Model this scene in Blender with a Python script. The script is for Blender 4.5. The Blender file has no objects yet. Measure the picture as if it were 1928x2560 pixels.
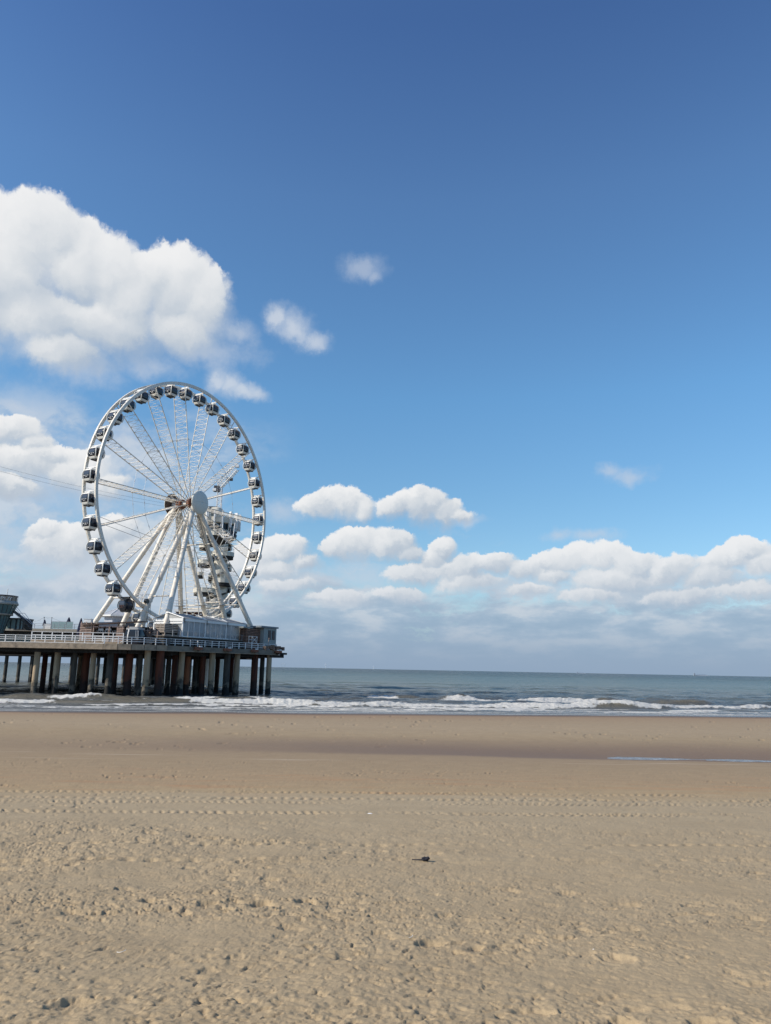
import bpy, bmesh, math, random
import numpy as np
from mathutils import Vector, Matrix
random.seed(7)
R = math.radians
S = bpy.context.scene
COL = S.collection

# ------------------------------------------------------------------ camera
FPX = 1900.0; W0, H0 = 1928.0, 2560.0; CAMH = 5.0
PITCH = math.atan(393/FPX); ROLL = R(1.1)
FWD = Vector((0, math.cos(PITCH), math.sin(PITCH)))
_r = Vector((1, 0, 0)); _u = Vector((0, -math.sin(PITCH), math.cos(PITCH)))
RT = _r*math.cos(ROLL) + _u*math.sin(ROLL); UP = -_r*math.sin(ROLL) + _u*math.cos(ROLL)
cam = bpy.data.cameras.new('camera'); camo = bpy.data.objects.new('camera', cam); COL.objects.link(camo)
cam.sensor_fit = 'VERTICAL'; cam.sensor_height = 24.0; cam.lens = 24.0*FPX/H0
cam.clip_start = 0.1; cam.clip_end = 90000
m = Matrix((RT, UP, -FWD)).transposed().to_4x4(); m.translation = Vector((0, 0, CAMH)); camo.matrix_world = m
S.camera = camo

def ray(px, py):
    return (FWD + RT*((px-964)/FPX) + UP*((1280-py)/FPX))
def at(px, py, Y):                       # point of the photograph's ray at depth Y
    d = ray(px, py); return Vector((0, 0, CAMH)) + d*(Y/d.y)
def xat(px, Y, z=8.0):                    # X of pixel column px at depth Y and height z
    y = 1660.0
    for _ in range(4):
        p = at(px, y, Y); y -= (z-p.z)*FPX/Y
    return at(px, y, Y).x

# ------------------------------------------------------------------ light
SUN_AZ = math.atan2(-0.93, -0.37)         # direction towards the sun in plan (x, y)
SUN_EL = R(34)
sdir = Vector((math.sin(SUN_AZ)*math.cos(SUN_EL), math.cos(SUN_AZ)*math.cos(SUN_EL), math.sin(SUN_EL)))
sl = bpy.data.lights.new('sun', 'SUN'); sl.energy = 4.6; sl.angle = R(0.5); sl.color = (1.0, 0.91, 0.79)
so = bpy.data.objects.new('sun', sl); COL.objects.link(so)
so.rotation_euler = sdir.to_track_quat('Z', 'Y').to_euler()
S.view_settings.view_transform = 'Standard'; S.view_settings.look = 'None'
S.view_settings.exposure = 0.0; S.view_settings.gamma = 1.0

# ------------------------------------------------------------------ node helper
def srgb(r, g, b):
    def f(c):
        c /= 255.0
        return c/12.92 if c <= 0.04045 else ((c+0.055)/1.055)**2.4
    return (f(r), f(g), f(b), 1.0)

class NT:
    def __init__(s, tree): s.t = tree; s.n = tree.nodes; s.l = tree.links
    def put(s, sock, v):
        if hasattr(v, 'is_linked') or isinstance(v, bpy.types.NodeSocket): s.l.new(v, sock)
        elif v is not None: sock.default_value = v
    def math(s, op, a, b=None, c=None, clamp=False):
        n = s.n.new('ShaderNodeMath'); n.operation = op; n.use_clamp = clamp
        for i, v in enumerate((a, b, c)):
            if v is not None: s.put(n.inputs[i], v)
        return n.outputs[0]
    def vmath(s, op, a, b=None, out=0, scale=None):
        n = s.n.new('ShaderNodeVectorMath'); n.operation = op
        s.put(n.inputs[0], a)
        if b is not None: s.put(n.inputs[1], b)
        if scale is not None: s.put(n.inputs['Scale'], scale)
        return n.outputs[out]
    def noise(s, vec, scale, detail=4, rough=0.55, dim='3D', dist=0.0, color=False):
        n = s.n.new('ShaderNodeTexNoise'); n.noise_dimensions = dim
        s.put(n.inputs['Vector'], vec); s.put(n.inputs['Scale'], scale); n.inputs['Detail'].default_value = detail
        n.inputs['Roughness'].default_value = rough; n.inputs['Distortion'].default_value = dist
        return n.outputs['Color' if color else 'Fac']
    def smooth(s, v, a, b, lo=0.0, hi=1.0):
        n = s.n.new('ShaderNodeMapRange'); n.interpolation_type = 'SMOOTHSTEP'
        s.put(n.inputs['Value'], v); s.put(n.inputs['From Min'], a); s.put(n.inputs['From Max'], b)
        n.inputs['To Min'].default_value = lo; n.inputs['To Max'].default_value = hi
        return n.outputs['Result']
    def mix(s, f, a, b, typ='MIX'):
        n = s.n.new('ShaderNodeMix'); n.data_type = 'RGBA'; n.blend_type = typ
        s.put(n.inputs[0], f); s.put(n.inputs[6], a); s.put(n.inputs[7], b)
        return n.outputs[2]
    def ramp(s, v, stops):
        n = s.n.new('ShaderNodeValToRGB'); e = n.color_ramp.elements
        while len(e) > 1: e.remove(e[-1])
        e[0].position = stops[0][0]; e[0].color = stops[0][1]
        for p, c in stops[1:]:
            x = e.new(p); x.color = c
        s.put(n.inputs[0], v); return n.outputs[0]
    def comb(s, x, y, z):
        n = s.n.new('ShaderNodeCombineXYZ')
        for i, v in enumerate((x, y, z)): s.put(n.inputs[i], v)
        return n.outputs[0]
    def sep(s, v):
        n = s.n.new('ShaderNodeSeparateXYZ'); s.put(n.inputs[0], v); return n.outputs

# ------------------------------------------------------------------ world: Nishita sky with clouds
w = bpy.data.worlds.new('World'); S.world = w; w.use_nodes = True
T = NT(w.node_tree); T.n.clear()
def AE(px, py):
    d = ray(px, py).normalized(); return math.atan2(d.x, d.y), math.asin(d.z)
THICK = [(-40, 690, 265, 218), (70, 605, 130, 135), (135, 590, 80, 90), (190, 665, 150, 135), (265, 690, 115, 124), (425, 722, 125, 138), (380, 690, 70, 95), (490, 760, 95, 128), (300, 740, 130, 120),
 (450, 805, 150, 78), (250, 800, 230, 95), (60, 780, 230, 105), (150, 860, 160, 62), 
 (800, 1266, 66, 40), (862, 1258, 82, 50), (915, 1272, 48, 38), (990, 1272, 55, 38), (1052, 1268, 82, 54), (1110, 1284, 68, 38), (1152, 1290, 46, 20),
 (850, 1372, 58, 40), (898, 1362, 82, 54), (970, 1368, 80, 50), (1015, 1388, 56, 32), (1108, 1378, 46, 50), (1082, 1402, 56, 36),
 (655, 1396, 66, 60), (722, 1382, 72, 54), (762, 1412, 48, 34), (690, 1432, 110, 40), (720, 1470, 90, 30),
 (1045, 1440, 98, 40), (1150, 1430, 110, 48), (1240, 1418, 82, 38), (1180, 1462, 150, 38), (1325, 1432, 80, 34),
 (1392, 1412, 72, 36), (1432, 1410, 86, 44), (1508, 1404, 92, 54), (1590, 1420, 88, 48), (1680, 1432, 100, 46), (1560, 1452, 180, 48), (1395, 1444, 80, 36),
 (1868, 1386, 50, 36), (1828, 1412, 70, 36), (1902, 1420, 62, 50), (1780, 1450, 120, 38), (1490, 1500, 110, 28), (1720, 1492, 150, 30), (1860, 1482, 110, 34), (1330, 1486, 90, 26), (860, 1500, 110, 24), (1010, 1490, 90, 24),
 (60, 1082, 62, 50), (8, 1090, 80, 52), (92, 1112, 60, 36), (142, 1142, 92, 36), (62, 1162, 150, 56), (190, 1182, 112, 70), (252, 1212, 98, 46), (20, 1214, 120, 40),
 (112, 1362, 58, 55), (172, 1372, 92, 62), (242, 1352, 80, 50), (300, 1337, 70, 45), (332, 1372, 90, 50), (106, 1330, 48, 28), (405, 1402, 100, 40), (560, 1432, 90, 50)]
PUFF = [(696, 804, 54, 56), (734, 820, 78, 60), (784, 852, 70, 36), (546, 950, 58, 54), (572, 962, 66, 52), (612, 980, 74, 38), (906, 672, 90, 50), (935, 690, 40, 30)]
THIN = [(1560, 1190, 88, 30), (1520, 1184, 50, 26), (1395, 1335, 58, 26), (1482, 1338, 84, 24), (190, 925, 150, 62), (385, 915, 125, 46), (600, 840, 70, 50), (120, 1190, 420, 230), (200, 1400, 520, 170), (480, 1480, 300, 110),
 (530, 880, 170, 50), (700, 1272, 90, 40), (640, 990, 60, 24), (880, 1440, 250, 60), (350, 1480, 300, 60), (1330, 1470, 300, 50), (30, 1015, 110, 25), (20, 1330, 130, 60), (310, 1100, 110, 60), (1170, 1300, 60, 22), (60, 1260, 160, 40)]
def blob_group(name, blobs, shade=False):
    """union of soft ellipses in (azimuth, elevation); Sh says how far up its own lobe towards the light a point lies"""
    g = bpy.data.node_groups.new(name, 'ShaderNodeTree')
    g.interface.new_socket('P', in_out='INPUT', socket_type='NodeSocketVector')
    g.interface.new_socket('F', in_out='OUTPUT', socket_type='NodeSocketFloat')
    if shade: g.interface.new_socket('Sh', in_out='OUTPUT', socket_type='NodeSocketFloat')
    N = NT(g); gi = g.nodes.new('NodeGroupInput'); go = g.nodes.new('NodeGroupOutput')
    cur = None; sh = None
    for (px, py, rx, ry) in blobs:
        if shade and py < 900 and px < 600: px += 14; py += 20
        a, e = AE(px, py); rx /= FPX; ry /= FPX
        v = N.vmath('MULTIPLY', N.vmath('SUBTRACT', gi.outputs[0], (a, e, 0)), (1/rx, 1/ry, 0))
        f = N.math('SUBTRACT', 1.0, N.vmath('LENGTH', v, out=1))
        if shade: q = N.vmath('DOT_PRODUCT', v, (-0.42, 0.80, 0), out=1)
        if cur is None: cur = f; sh = q if shade else None
        else:
            if shade:
                w_ = N.smooth(N.math('SUBTRACT', f, cur), -0.30, 0.30)
                n_ = N.n.new('ShaderNodeMix'); N.put(n_.inputs[0], w_); N.put(n_.inputs[2], sh); N.put(n_.inputs[3], q); sh = n_.outputs[0]
            cur = N.math('SMOOTH_MAX', cur, f, 0.08)
    g.links.new(cur, go.inputs[0])
    if shade: g.links.new(sh, go.inputs[1])
    return g
g_thick = blob_group('cumulus_field', THICK, True); g_thin = blob_group('wisp_field', THIN)
def grp(g, vec):
    n = T.n.new('ShaderNodeGroup'); n.node_tree = g; T.put(n.inputs[0], vec); return n.outputs
def T2(v, sc, d=4, r=0.55, color=False): return T.noise(v, sc, d, r, dim='2D', color=color)
tc = T.n.new('ShaderNodeTexCoord'); D = T.vmath('NORMALIZE', tc.outputs['Generated']); sx = T.sep(D)
A = T.math('ARCTAN2', sx[0], sx[1]); E_ = T.math('ARCSINE', sx[2])
P0 = T.comb(A, E_, 0.0)
wa = T.vmath('SUBTRACT', T2(P0, 11.0, 2, 0.5, color=True), (0.5, 0.5, 0.5))
wb = T.vmath('SUBTRACT', T2(P0, 52.0, 5, 0.65, color=True), (0.5, 0.5, 0.5))
PW = T.vmath('ADD', P0, T.vmath('ADD', T.vmath('SCALE', wa, scale=0.022), T.vmath('SCALE', wb, scale=0.016)))
gt = grp(g_thick, PW); B0 = gt[0]; SH = gt[1]
def billow(P, sc):                                     # rounded cauliflower bumps
    n = T.n.new('ShaderNodeTexVoronoi'); n.voronoi_dimensions = '2D'; n.feature = 'SMOOTH_F1'; n.inputs['Smoothness'].default_value = 0.6
    T.put(n.inputs['Vector'], P); n.inputs['Scale'].default_value = sc; n.inputs['Detail'].default_value = 1.5; n.inputs['Roughness'].default_value = 0.5
    return T.math('SUBTRACT', 0.42, n.outputs['Distance'])
PB = T.vmath('ADD', P0, T.vmath('SCALE', wb, scale=0.03))
def bump_field(P): return T.math('ADD', T.math('MULTIPLY', billow(P, 34.0), 0.22), T.math('MULTIPLY', T.math('SUBTRACT', T2(P, 70.0, 5, 0.6), 0.5), 0.20))
bA = bump_field(PB); bB = bump_field(T.vmath('ADD', PB, (-0.0045, 0.0075, 0)))
F0 = T.math('ADD', T.math('ADD', B0, T.smooth(E_, 0.30, 0.17, 0.0, 0.10)), T.math('MULTIPLY', bA, T.smooth(E_, 0.20, 0.40, 1.0, 0.60)))
relief = T.math('SUBTRACT', bA, bB)
# tops are crisp, undersides dissolve
soft = T.math('ADD', T.smooth(SH, 0.45, -0.40, 0.15, 0.80), T.smooth(E_, 0.16, 0.07, 0.0, 0.22))
d_thick = T.smooth(F0, -0.01, soft)
thin_f = T.math('ADD', grp(g_thin, PW)[0], T.math('MULTIPLY', T.math('SUBTRACT', T2(P0, 24.0, 6, 0.62), 0.5), 1.1))
d_thin = T.math('MULTIPLY', T.smooth(thin_f, 0.0, 1.15), 0.60)
puff_f = T.math('ADD', grp(blob_group('puff_field', PUFF), PW)[0], T.math('ADD', T.math('MULTIPLY', bA, 0.8), T.math('MULTIPLY', T.math('SUBTRACT', T2(P0, 30.0, 5, 0.6), 0.5), 0.5)))
d_puff = T.math('MULTIPLY', T.smooth(puff_f, 0.0, 0.85), T.smooth(A, -0.06, -0.12, 0.42, 0.74))
# low grey bank towards the horizon, seen edge on: streaks stretched sideways
Pb = T.vmath('MULTIPLY', PW, (1.0, 4.2, 1.0))
nb = T2(Pb, 7.5, 7, 0.60)
cover = T.smooth(E_, 0.155, 0.050)
d_bank = T.smooth(T.math('ADD', nb, T.math('MULTIPLY', cover, 0.55)), 0.60, 0.90)
d_bank = T.math('MULTIPLY', d_bank, T.smooth(E_, 0.20, 0.13))
lit = T.math('ADD', T.math('MULTIPLY', SH, 0.60), T.math('MULTIPLY', relief, T.smooth(E_, 0.20, 0.40, 0.9, 0.30)))
lit = T.math('ADD', lit, T.math('MULTIPLY', T.math('SUBTRACT', T2(P0, 9.0, 3, 0.5), 0.5), 0.55))
lit = T.smooth(lit, -0.55, 0.50)
c_cloud = T.ramp(lit, [(0.0, srgb(170, 184, 201)), (0.30, srgb(192, 202, 213)), (0.62, srgb(219, 223, 227)), (1.0, srgb(242, 242, 242))])
low = T.smooth(E_, 0.20, 0.04)
c_cloud = T.mix(T.math('MULTIPLY', low, 0.50), c_cloud, srgb(184, 197, 213))
bank_l = T2(T.vmath('MULTIPLY', P0, (1.0, 3.2, 1.0)), 13.0, 6, 0.6)
c_bank = T.ramp(T.smooth(bank_l, 0.3, 0.72), [(0.0, srgb(153, 177, 200)), (0.5, srgb(171, 190, 209)), (1.0, srgb(198, 208, 219))])
c_bank = T.mix(T.math('MULTIPLY', T.smooth(E_, 0.06, 0.16), 0.55), c_bank, srgb(212, 218, 225))
c_bank = T.mix(T.smooth(E_, 0.085, 0.0), c_bank, srgb(143, 165, 191))
sky = T.n.new('ShaderNodeTexSky'); sky.sky_type = 'NISHITA'; sky.sun_disc = False
sky.sun_elevation = SUN_EL; sky.sun_rotation = SUN_AZ; sky.altitude = 0; sky.air_density = 1.0; sky.dust_density = 0.4; sky.ozone_density = 2.0
sky_s = T.vmath('SCALE', sky.outputs[0], scale=0.20)   # 0.10, doubled because the tint ramp is stored halved
SKYNODE = sky_s
tint = T.ramp(T.math('DIVIDE', E_, 0.80, clamp=True), [(0.0, (1.05/2, 1.16/2, 1.25/2, 1)), (0.275, (.98/2, 1.34/2, 1.47/2, 1)), (0.44, (.98/2, 1.47/2, 1.66/2, 1)), (0.74, (1.0/2, 1.36/2, 1.63/2, 1)), (0.97, (.78/2, 1.09/2, 1.48/2, 1))])
col = T.mix(1.0, sky_s, tint, 'MULTIPLY')
col = T.mix(T.math('MULTIPLY', d_bank, 0.96), col, c_bank)
hz = T2(T.vmath('MULTIPLY', PW, (1.0, 2.0, 1.0)), 9.0, 6, 0.58)
lm = T.math('MULTIPLY', T.smooth(A, -0.10, -0.30), T.math('MULTIPLY', T.smooth(E_, 0.345, 0.27), T.smooth(E_, 0.02, 0.08)))
col = T.mix(T.math('MULTIPLY', T.math('MULTIPLY', T.smooth(hz, 0.36, 0.60), lm), 0.72), col, T.mix(T.smooth(hz, 0.45, 0.66), srgb(182, 198, 216), srgb(212, 219, 226)))
col = T.mix(d_thin, col, srgb(200, 209, 222))
col = T.mix(d_puff, col, T.mix(T.smooth(puff_f, 0.2, 1.0), srgb(186, 200, 219), srgb(216, 222, 230)))
col = T.mix(T.math('MULTIPLY', d_thick, 0.97), col, c_cloud)
# light part of the world only above the horizon
col = T.mix(T.smooth(sx[2], -0.02, -0.001), srgb(120, 135, 145), col)
bg = T.n.new('ShaderNodeBackground'); T.put(bg.inputs[0], col); bg.inputs[1].default_value = 1.0
ow = T.n.new('ShaderNodeOutputWorld'); T.l.new(bg.outputs[0], ow.inputs[0])
w.cycles.sampling_method = 'MANUAL'; w.cycles.sample_map_resolution = 1024

# ------------------------------------------------------------------ object helpers
def tag(o, label=None, cat=None, group=None, kind=None):
    for k_, v in (('label', label), ('category', cat), ('group', group), ('kind', kind)):
        if v: o[k_] = v
    return o
def empty(name, loc, rz=0.0, parent=None):
    o = bpy.data.objects.new(name, None); o.location = loc; o.rotation_euler = (0, 0, rz); COL.objects.link(o)
    if parent: o.parent = parent
    o.empty_display_size = 0.2
    return o
class MB:
    """collects shapes, builds ONE mesh object"""
    def __init__(s): s.v = []; s.f = []; s.sm = []
    def add(s, vs, fs, smooth=False):
        b = len(s.v); s.v += [tuple(v) for v in vs]; s.f += [tuple(i+b for i in f) for f in fs]; s.sm += [smooth]*len(fs); return s
    def box(s, c, size, ax=None):
        c = Vector(c); hx, hy, hz = (x/2 for x in size)
        X, Y, Z = ax if ax else (Vector((1, 0, 0)), Vector((0, 1, 0)), Vector((0, 0, 1)))
        vs = [c+X*(i*hx)+Y*(j*hy)+Z*(k*hz) for i in (-1, 1) for j in (-1, 1) for k in (-1, 1)]
        return s.add(vs, [(0, 1, 3, 2), (4, 6, 7, 5), (0, 4, 5, 1), (2, 3, 7, 6), (0, 2, 6, 4), (1, 5, 7, 3)])
    def tube(s, p0, p1, r0, r1=None, n=10, cap=True):
        p0 = Vector(p0); p1 = Vector(p1); r1 = r0 if r1 is None else r1
        d = (p1-p0).normalized(); a = d.orthogonal().normalized(); b = d.cross(a)
        vs = [p0+(a*math.cos(t)+b*math.sin(t))*r0 for t in (2*math.pi*i/n for i in range(n))]
        vs += [p1+(a*math.cos(t)+b*math.sin(t))*r1 for t in (2*math.pi*i/n for i in range(n))]
        s.add(vs, [(i, (i+1) % n, n+(i+1) % n, n+i) for i in range(n)], n > 5)
        if cap: s.add(vs[:n][::-1], [tuple(range(n))]); s.add(vs[n:], [tuple(range(n))])
        return s
    def poly(s, pts, r, n=6, closed=False):
        k = len(pts)
        for i in range(k if closed else k-1): s.tube(pts[i], pts[(i+1) % k], r, r, n)
        return s
    def prism(s, pts, z0, z1):
        n = len(pts); vs = [(x, y, z0) for x, y in pts]+[(x, y, z1) for x, y in pts]
        return s.add(vs, [tuple(range(n))[::-1], tuple(range(n, 2*n))]+[(i, (i+1) % n, n+(i+1) % n, n+i) for i in range(n)])
    def lathe(s, prof, c=(0, 0, 0), n=24, axis='Z', smooth=True):
        vs = []; c = Vector(c)
        for r_, z_ in prof:
            for i in range(n):
                t = 2*math.pi*i/n; vs.append(c+Vector((r_*math.cos(t), r_*math.sin(t), z_)))
        fs = [(j*n+i, j*n+(i+1) % n, (j+1)*n+(i+1) % n, (j+1)*n+i) for j in range(len(prof)-1) for i in range(n)]
        return s.add(vs, fs, smooth)
    def build(s, name, mat, parent=None, loc=None, bevel=0):
        me = bpy.data.meshes.new(name); me.from_pydata(s.v, [], s.f)
        me.polygons.foreach_set('use_smooth', s.sm); me.update()
        if mat: me.materials.append(mat)
        o = bpy.data.objects.new(name, me); COL.objects.link(o)
        if parent: o.parent = parent
        if loc is not None: o.location = loc
        if bevel:
            b = o.modifiers.new('bevel', 'BEVEL'); b.width = bevel; b.segments = 2; b.limit_method = 'ANGLE'
        return o
def kids(o): return [c for c in bpy.data.objects if c.parent == o]
def copy_tree(o, parent=None, children=None):
    c = o.copy(); COL.objects.link(c)
    if parent: c.parent = parent
    for ch in kids(o): copy_tree(ch, c)
    return c

# ------------------------------------------------------------------ materials
def mat(name, color, rough=0.5, metal=0.0, var=0.12, vscale=3.0, bump=0.0, bscale=20.0, dirt=None, dscale=1.2, dth=(0.52, 0.75), spec=0.5, stretch=(1, 1, 1)):
    m = bpy.data.materials.new(name); m.use_nodes = True; t = NT(m.node_tree); b = t.n['Principled BSDF']
    g = t.n.new('ShaderNodeNewGeometry').outputs['Position']
    g = t.vmath('MULTIPLY', g, stretch)
    n = t.noise(g, vscale, 5, 0.6)
    c = color if len(color) == 4 else (*color, 1)
    hi = tuple(min(1, x*(1+var)) for x in c[:3])+(1,); lo = tuple(x*(1-var) for x in c[:3])+(1,)
    col = t.mix(t.smooth(n, 0.3, 0.7), lo, hi)
    if dirt:
        dn = t.noise(g, dscale, 7, 0.68)
        col = t.mix(t.smooth(dn, *dth), col, (*dirt[:3], 1))
    t.put(b.inputs['Base Color'], col); b.inputs['Roughness'].default_value = rough; b.inputs['Metallic'].default_value = metal
    b.inputs['Specular IOR Level'].default_value = spec
    if bump:
        bn = t.n.new('ShaderNodeBump'); bn.inputs['Strength'].default_value = bump; bn.inputs['Distance'].default_value = 0.02
        t.put(bn.inputs['Height'], t.noise(g, bscale, 6, 0.6)); t.l.new(bn.outputs[0], b.inputs['Normal'])
    return m
M_white = mat('white_paint', (0.75, 0.70, 0.61), 0.45, dirt=(0.50, 0.42, 0.33), dscale=0.9, dth=(0.55, 0.85))
M_white2 = mat('white_paint_clean', (0.80, 0.79, 0.76), 0.4, var=0.06)
M_leg = mat('leg_paint', (0.74, 0.675, 0.57), 0.5, dirt=(0.46, 0.34, 0.25), dscale=0.8, dth=(0.54, 0.82), stretch=(1, 1, 0.35))
M_rust = mat('rust', (0.22, 0.085, 0.045), 0.8, var=0.5, dirt=(0.07, 0.03, 0.02), dscale=1.5, bump=0.5)
M_cream = mat('cream_shell', (0.76, 0.74, 0.67), 0.45, var=0.06, dirt=(0.33, 0.30, 0.25), dth=(0.6, 0.9))
M_black = mat('black_paint', (0.012, 0.013, 0.017), 0.25, var=0.2)
M_darkmetal = mat('dark_steel', (0.05, 0.05, 0.055), 0.5, var=0.3)
M_steel = mat('galvanised_steel', (0.34, 0.35, 0.36), 0.45, metal=0.3)
M_conc = mat('concrete', (0.33, 0.26, 0.185), 0.9, var=0.18, vscale=1.5, bump=0.5, dirt=(0.12, 0.10, 0.08), dscale=0.8, dth=(0.5, 0.8))
M_concg = mat('grey_concrete', (0.33, 0.295, 0.24), 0.9, var=0.15, bump=0.4, dirt=(0.13, 0.12, 0.10), dscale=0.7, stretch=(1, 1, 0.4))
M_tower = mat('tower_concrete', (0.65, 0.61, 0.51), 0.85, var=0.10, vscale=0.8, dirt=(0.24, 0.22, 0.19), dscale=0.35, dth=(0.52, 0.8), stretch=(1, 1, 0.3))
M_fasciashade = mat('shaded_fascia', (0.23, 0.20, 0.155), 0.9, var=0.2, vscale=1.2, bump=0.5, dirt=(0.07, 0.06, 0.05), dscale=0.6, dth=(0.45, 0.75), stretch=(1, 1, 1.5))  # weathered concrete, darkened to hold the right-hand face's shade in its colour
M_under = mat('near_black_matt', (0.03, 0.027, 0.024), 0.9, var=0.4, bump=0.4)  # near-black colour shared by undersides, beams, hut cores and landing
M_roof = mat('grey_roof_membrane', (0.27, 0.275, 0.27), 0.6, var=0.1)
M_navy = mat('navy_canvas', (0.012, 0.018, 0.05), 0.9)
M_grey = mat('grey_cladding', (0.30, 0.32, 0.30), 0.6, var=0.08)
M_wire = mat('wire', (0.10, 0.10, 0.11), 0.5)
M_stay = mat('stay_steel', (0.55, 0.57, 0.60), 0.4)
M_shiphaze = mat('hazy_ship', (0.25, 0.30, 0.36), 0.8)  # blue-grey with distance haze put into the ships' colour
M_turb = mat('turbine_white', (0.75, 0.78, 0.8), 0.6)
def wood_mat(name, c1, c2, gap, n_board=5.0):
    m = bpy.data.materials.new(name); m.use_nodes = True; t = NT(m.node_tree); b = t.n['Principled BSDF']
    p = t.sep(t.n.new('ShaderNodeNewGeometry').outputs['Position'])
    zz = t.math('MULTIPLY', p[2], n_board); cell = t.math('FLOOR', zz); fr = t.math('FRACT', zz)
    h = t.math('ADD', t.math('MULTIPLY', p[0], 0.9), t.math('MULTIPLY', p[1], 0.4))
    seg = t.math('FLOOR', t.math('ADD', t.math('MULTIPLY', h, 0.55), t.math('MULTIPLY', cell, 0.37)))
    n = t.noise(t.comb(seg, t.math('MULTIPLY', cell, 3.7), 0.0), 1.7, 2, 0.5)
    g = t.noise(t.comb(t.math('MULTIPLY', h, 1.5), t.math('MULTIPLY', p[2], 30.0), 0.0), 1.0, 5, 0.6)
    col = t.mix(t.smooth(n, 0.35, 0.65), (*c1, 1), (*c2, 1)); col = t.mix(t.math('MULTIPLY', g, 0.35), col, (*gap, 1))
    col = t.mix(t.smooth(fr, 0.72, 0.80), col, (*gap, 1))
    t.put(b.inputs['Base Color'], col); b.inputs['Roughness'].default_value = 0.85
    bn = t.n.new('ShaderNodeBump'); bn.inputs['Strength'].default_value = 0.8; bn.inputs['Distance'].default_value = 0.04
    t.put(bn.inputs['Height'], t.smooth(fr, 0.80, 0.70)); t.l.new(bn.outputs[0], b.inputs['Normal'])
    return m
M_wood = wood_mat('weathered_boards', (0.30, 0.26, 0.21), (0.42, 0.34, 0.27), (0.045, 0.03, 0.025))
M_woodred = wood_mat('reddish_boards', (0.26, 0.15, 0.10), (0.36, 0.25, 0.18), (0.04, 0.02, 0.015))
def glass_mat(name, tint, rough=0.06, alpha=1.0):
    m = bpy.data.materials.new(name); m.use_nodes = True; t = NT(m.node_tree); b = t.n['Principled BSDF']
    b.inputs['Base Color'].default_value = (*tint, 1); b.inputs['Roughness'].default_value = rough; b.inputs['Specular IOR Level'].default_value = 0.4
    if alpha < 1: b.inputs['Alpha'].default_value = alpha
    return m
M_cabglass = glass_mat('dark_cabin_glass', (0.012, 0.014, 0.022), 0.08)
M_cabpane = glass_mat('tinted_cabin_pane', (0.05, 0.06, 0.085), 0.12)
M_glass = glass_mat('pavilion_glass', (0.50, 0.53, 0.54), 0.08, 0.45)
M_blind = mat('white_blind', (0.55, 0.57, 0.58), 0.8, var=0.04)
M_teal = glass_mat('teal_glass', (0.10, 0.17, 0.18), 0.1)
M_tealp = glass_mat('pale_glass', (0.30, 0.42, 0.42), 0.15)
def pile_mat(name, top, mid, rust=False):
    """concrete or rusty steel pile: bare above, wet dark tide zone and weed below"""
    m = bpy.data.materials.new(name); m.use_nodes = True; t = NT(m.node_tree); b = t.n['Principled BSDF']
    P = t.n.new('ShaderNodeNewGeometry').outputs['Position']; p = t.sep(P)
    n = t.noise(P, 1.3, 6, 0.65); n2 = t.noise(t.vmath('MULTIPLY', P, (1, 1, 0.18)), 1.6, 5, 0.65)
    rnd = t.n.new('ShaderNodeObjectInfo').outputs['Random']
    z = t.math('ADD', t.math('ADD', p[2], t.math('MULTIPLY', rnd, -0.9)), t.math('MULTIPLY', t.math('SUBTRACT', n, 0.5), 4.0))
    c = t.mix(t.smooth(n2, 0.42, 0.68), (*top, 1), (*mid, 1))
    c = t.mix(t.smooth(z, 2.6, 1.5), c, (0.045, 0.040, 0.032, 1) if not rust else (0.03, 0.016, 0.012, 1))
    if not rust:
        c = t.mix(t.math('MULTIPLY', t.smooth(z, 1.7, 1.3), t.smooth(z, 0.5, 0.9)), c, (0.14, 0.12, 0.09, 1))
    c = t.mix(t.smooth(z, 0.8, 0.4), c, (0.010, 0.010, 0.009, 1))
    t.put(b.inputs['Base Color'], c); b.inputs['Roughness'].default_value = 0.85
    bn = t.n.new('ShaderNodeBump'); bn.inputs['Strength'].default_value = 0.6; bn.inputs['Distance'].default_value = 0.05
    t.put(bn.inputs['Height'], t.noise(P, 7.0, 6, 0.65)); t.l.new(bn.outputs[0], b.inputs['Normal'])
    return m
M_pile = pile_mat('concrete_pile', (0.42, 0.32, 0.205), (0.29, 0.22, 0.14))
M_pilerust = pile_mat('rusty_pile', (0.12, 0.034, 0.014), (0.025, 0.011, 0.009), True)
M_pileshade = pile_mat('shaded_pile', (0.075, 0.068, 0.055), (0.03, 0.028, 0.026))  # darkened pile copy with the shade under the deck put into its colour
M_pileorange = pile_mat('orange_rust_pile', (0.34, 0.12, 0.05), (0.12, 0.05, 0.03), True)

# ------------------------------------------------------------------ numpy noise
def _hash(ix, iy, seed):
    h = (ix.astype(np.int64)*374761393 + iy.astype(np.int64)*668265263 + seed*1442695041) & 0xFFFFFFFF
    h = ((h ^ (h >> 13))*1274126177) & 0xFFFFFFFF
    h = (h ^ (h >> 16)) & 0xFFFFFFFF
    return h/4294967295.0
def vnoise(x, y, seed=0):
    ix = np.floor(x); iy = np.floor(y); fx = x-ix; fy = y-iy
    fx = fx*fx*fx*(fx*(fx*6-15)+10); fy = fy*fy*fy*(fy*(fy*6-15)+10)
    a = _hash(ix, iy, seed); b = _hash(ix+1, iy, seed); c = _hash(ix, iy+1, seed); d = _hash(ix+1, iy+1, seed)
    return (a*(1-fx)+b*fx)*(1-fy)+(c*(1-fx)+d*fx)*fy
def fbm(x, y, oct_=4, seed=0, gain=0.5):
    s = 0; a = 1; t = 0
    for i in range(oct_):
        s = s+a*(vnoise(x*2**i+i*17.3, y*2**i-i*9.1, seed+i)-0.5); t += a; a *= gain
    return s/t
def sstep(a, b, x):
    t = np.clip((x-a)/(b-a), 0, 1); return t*t*(3-2*t)
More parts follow.
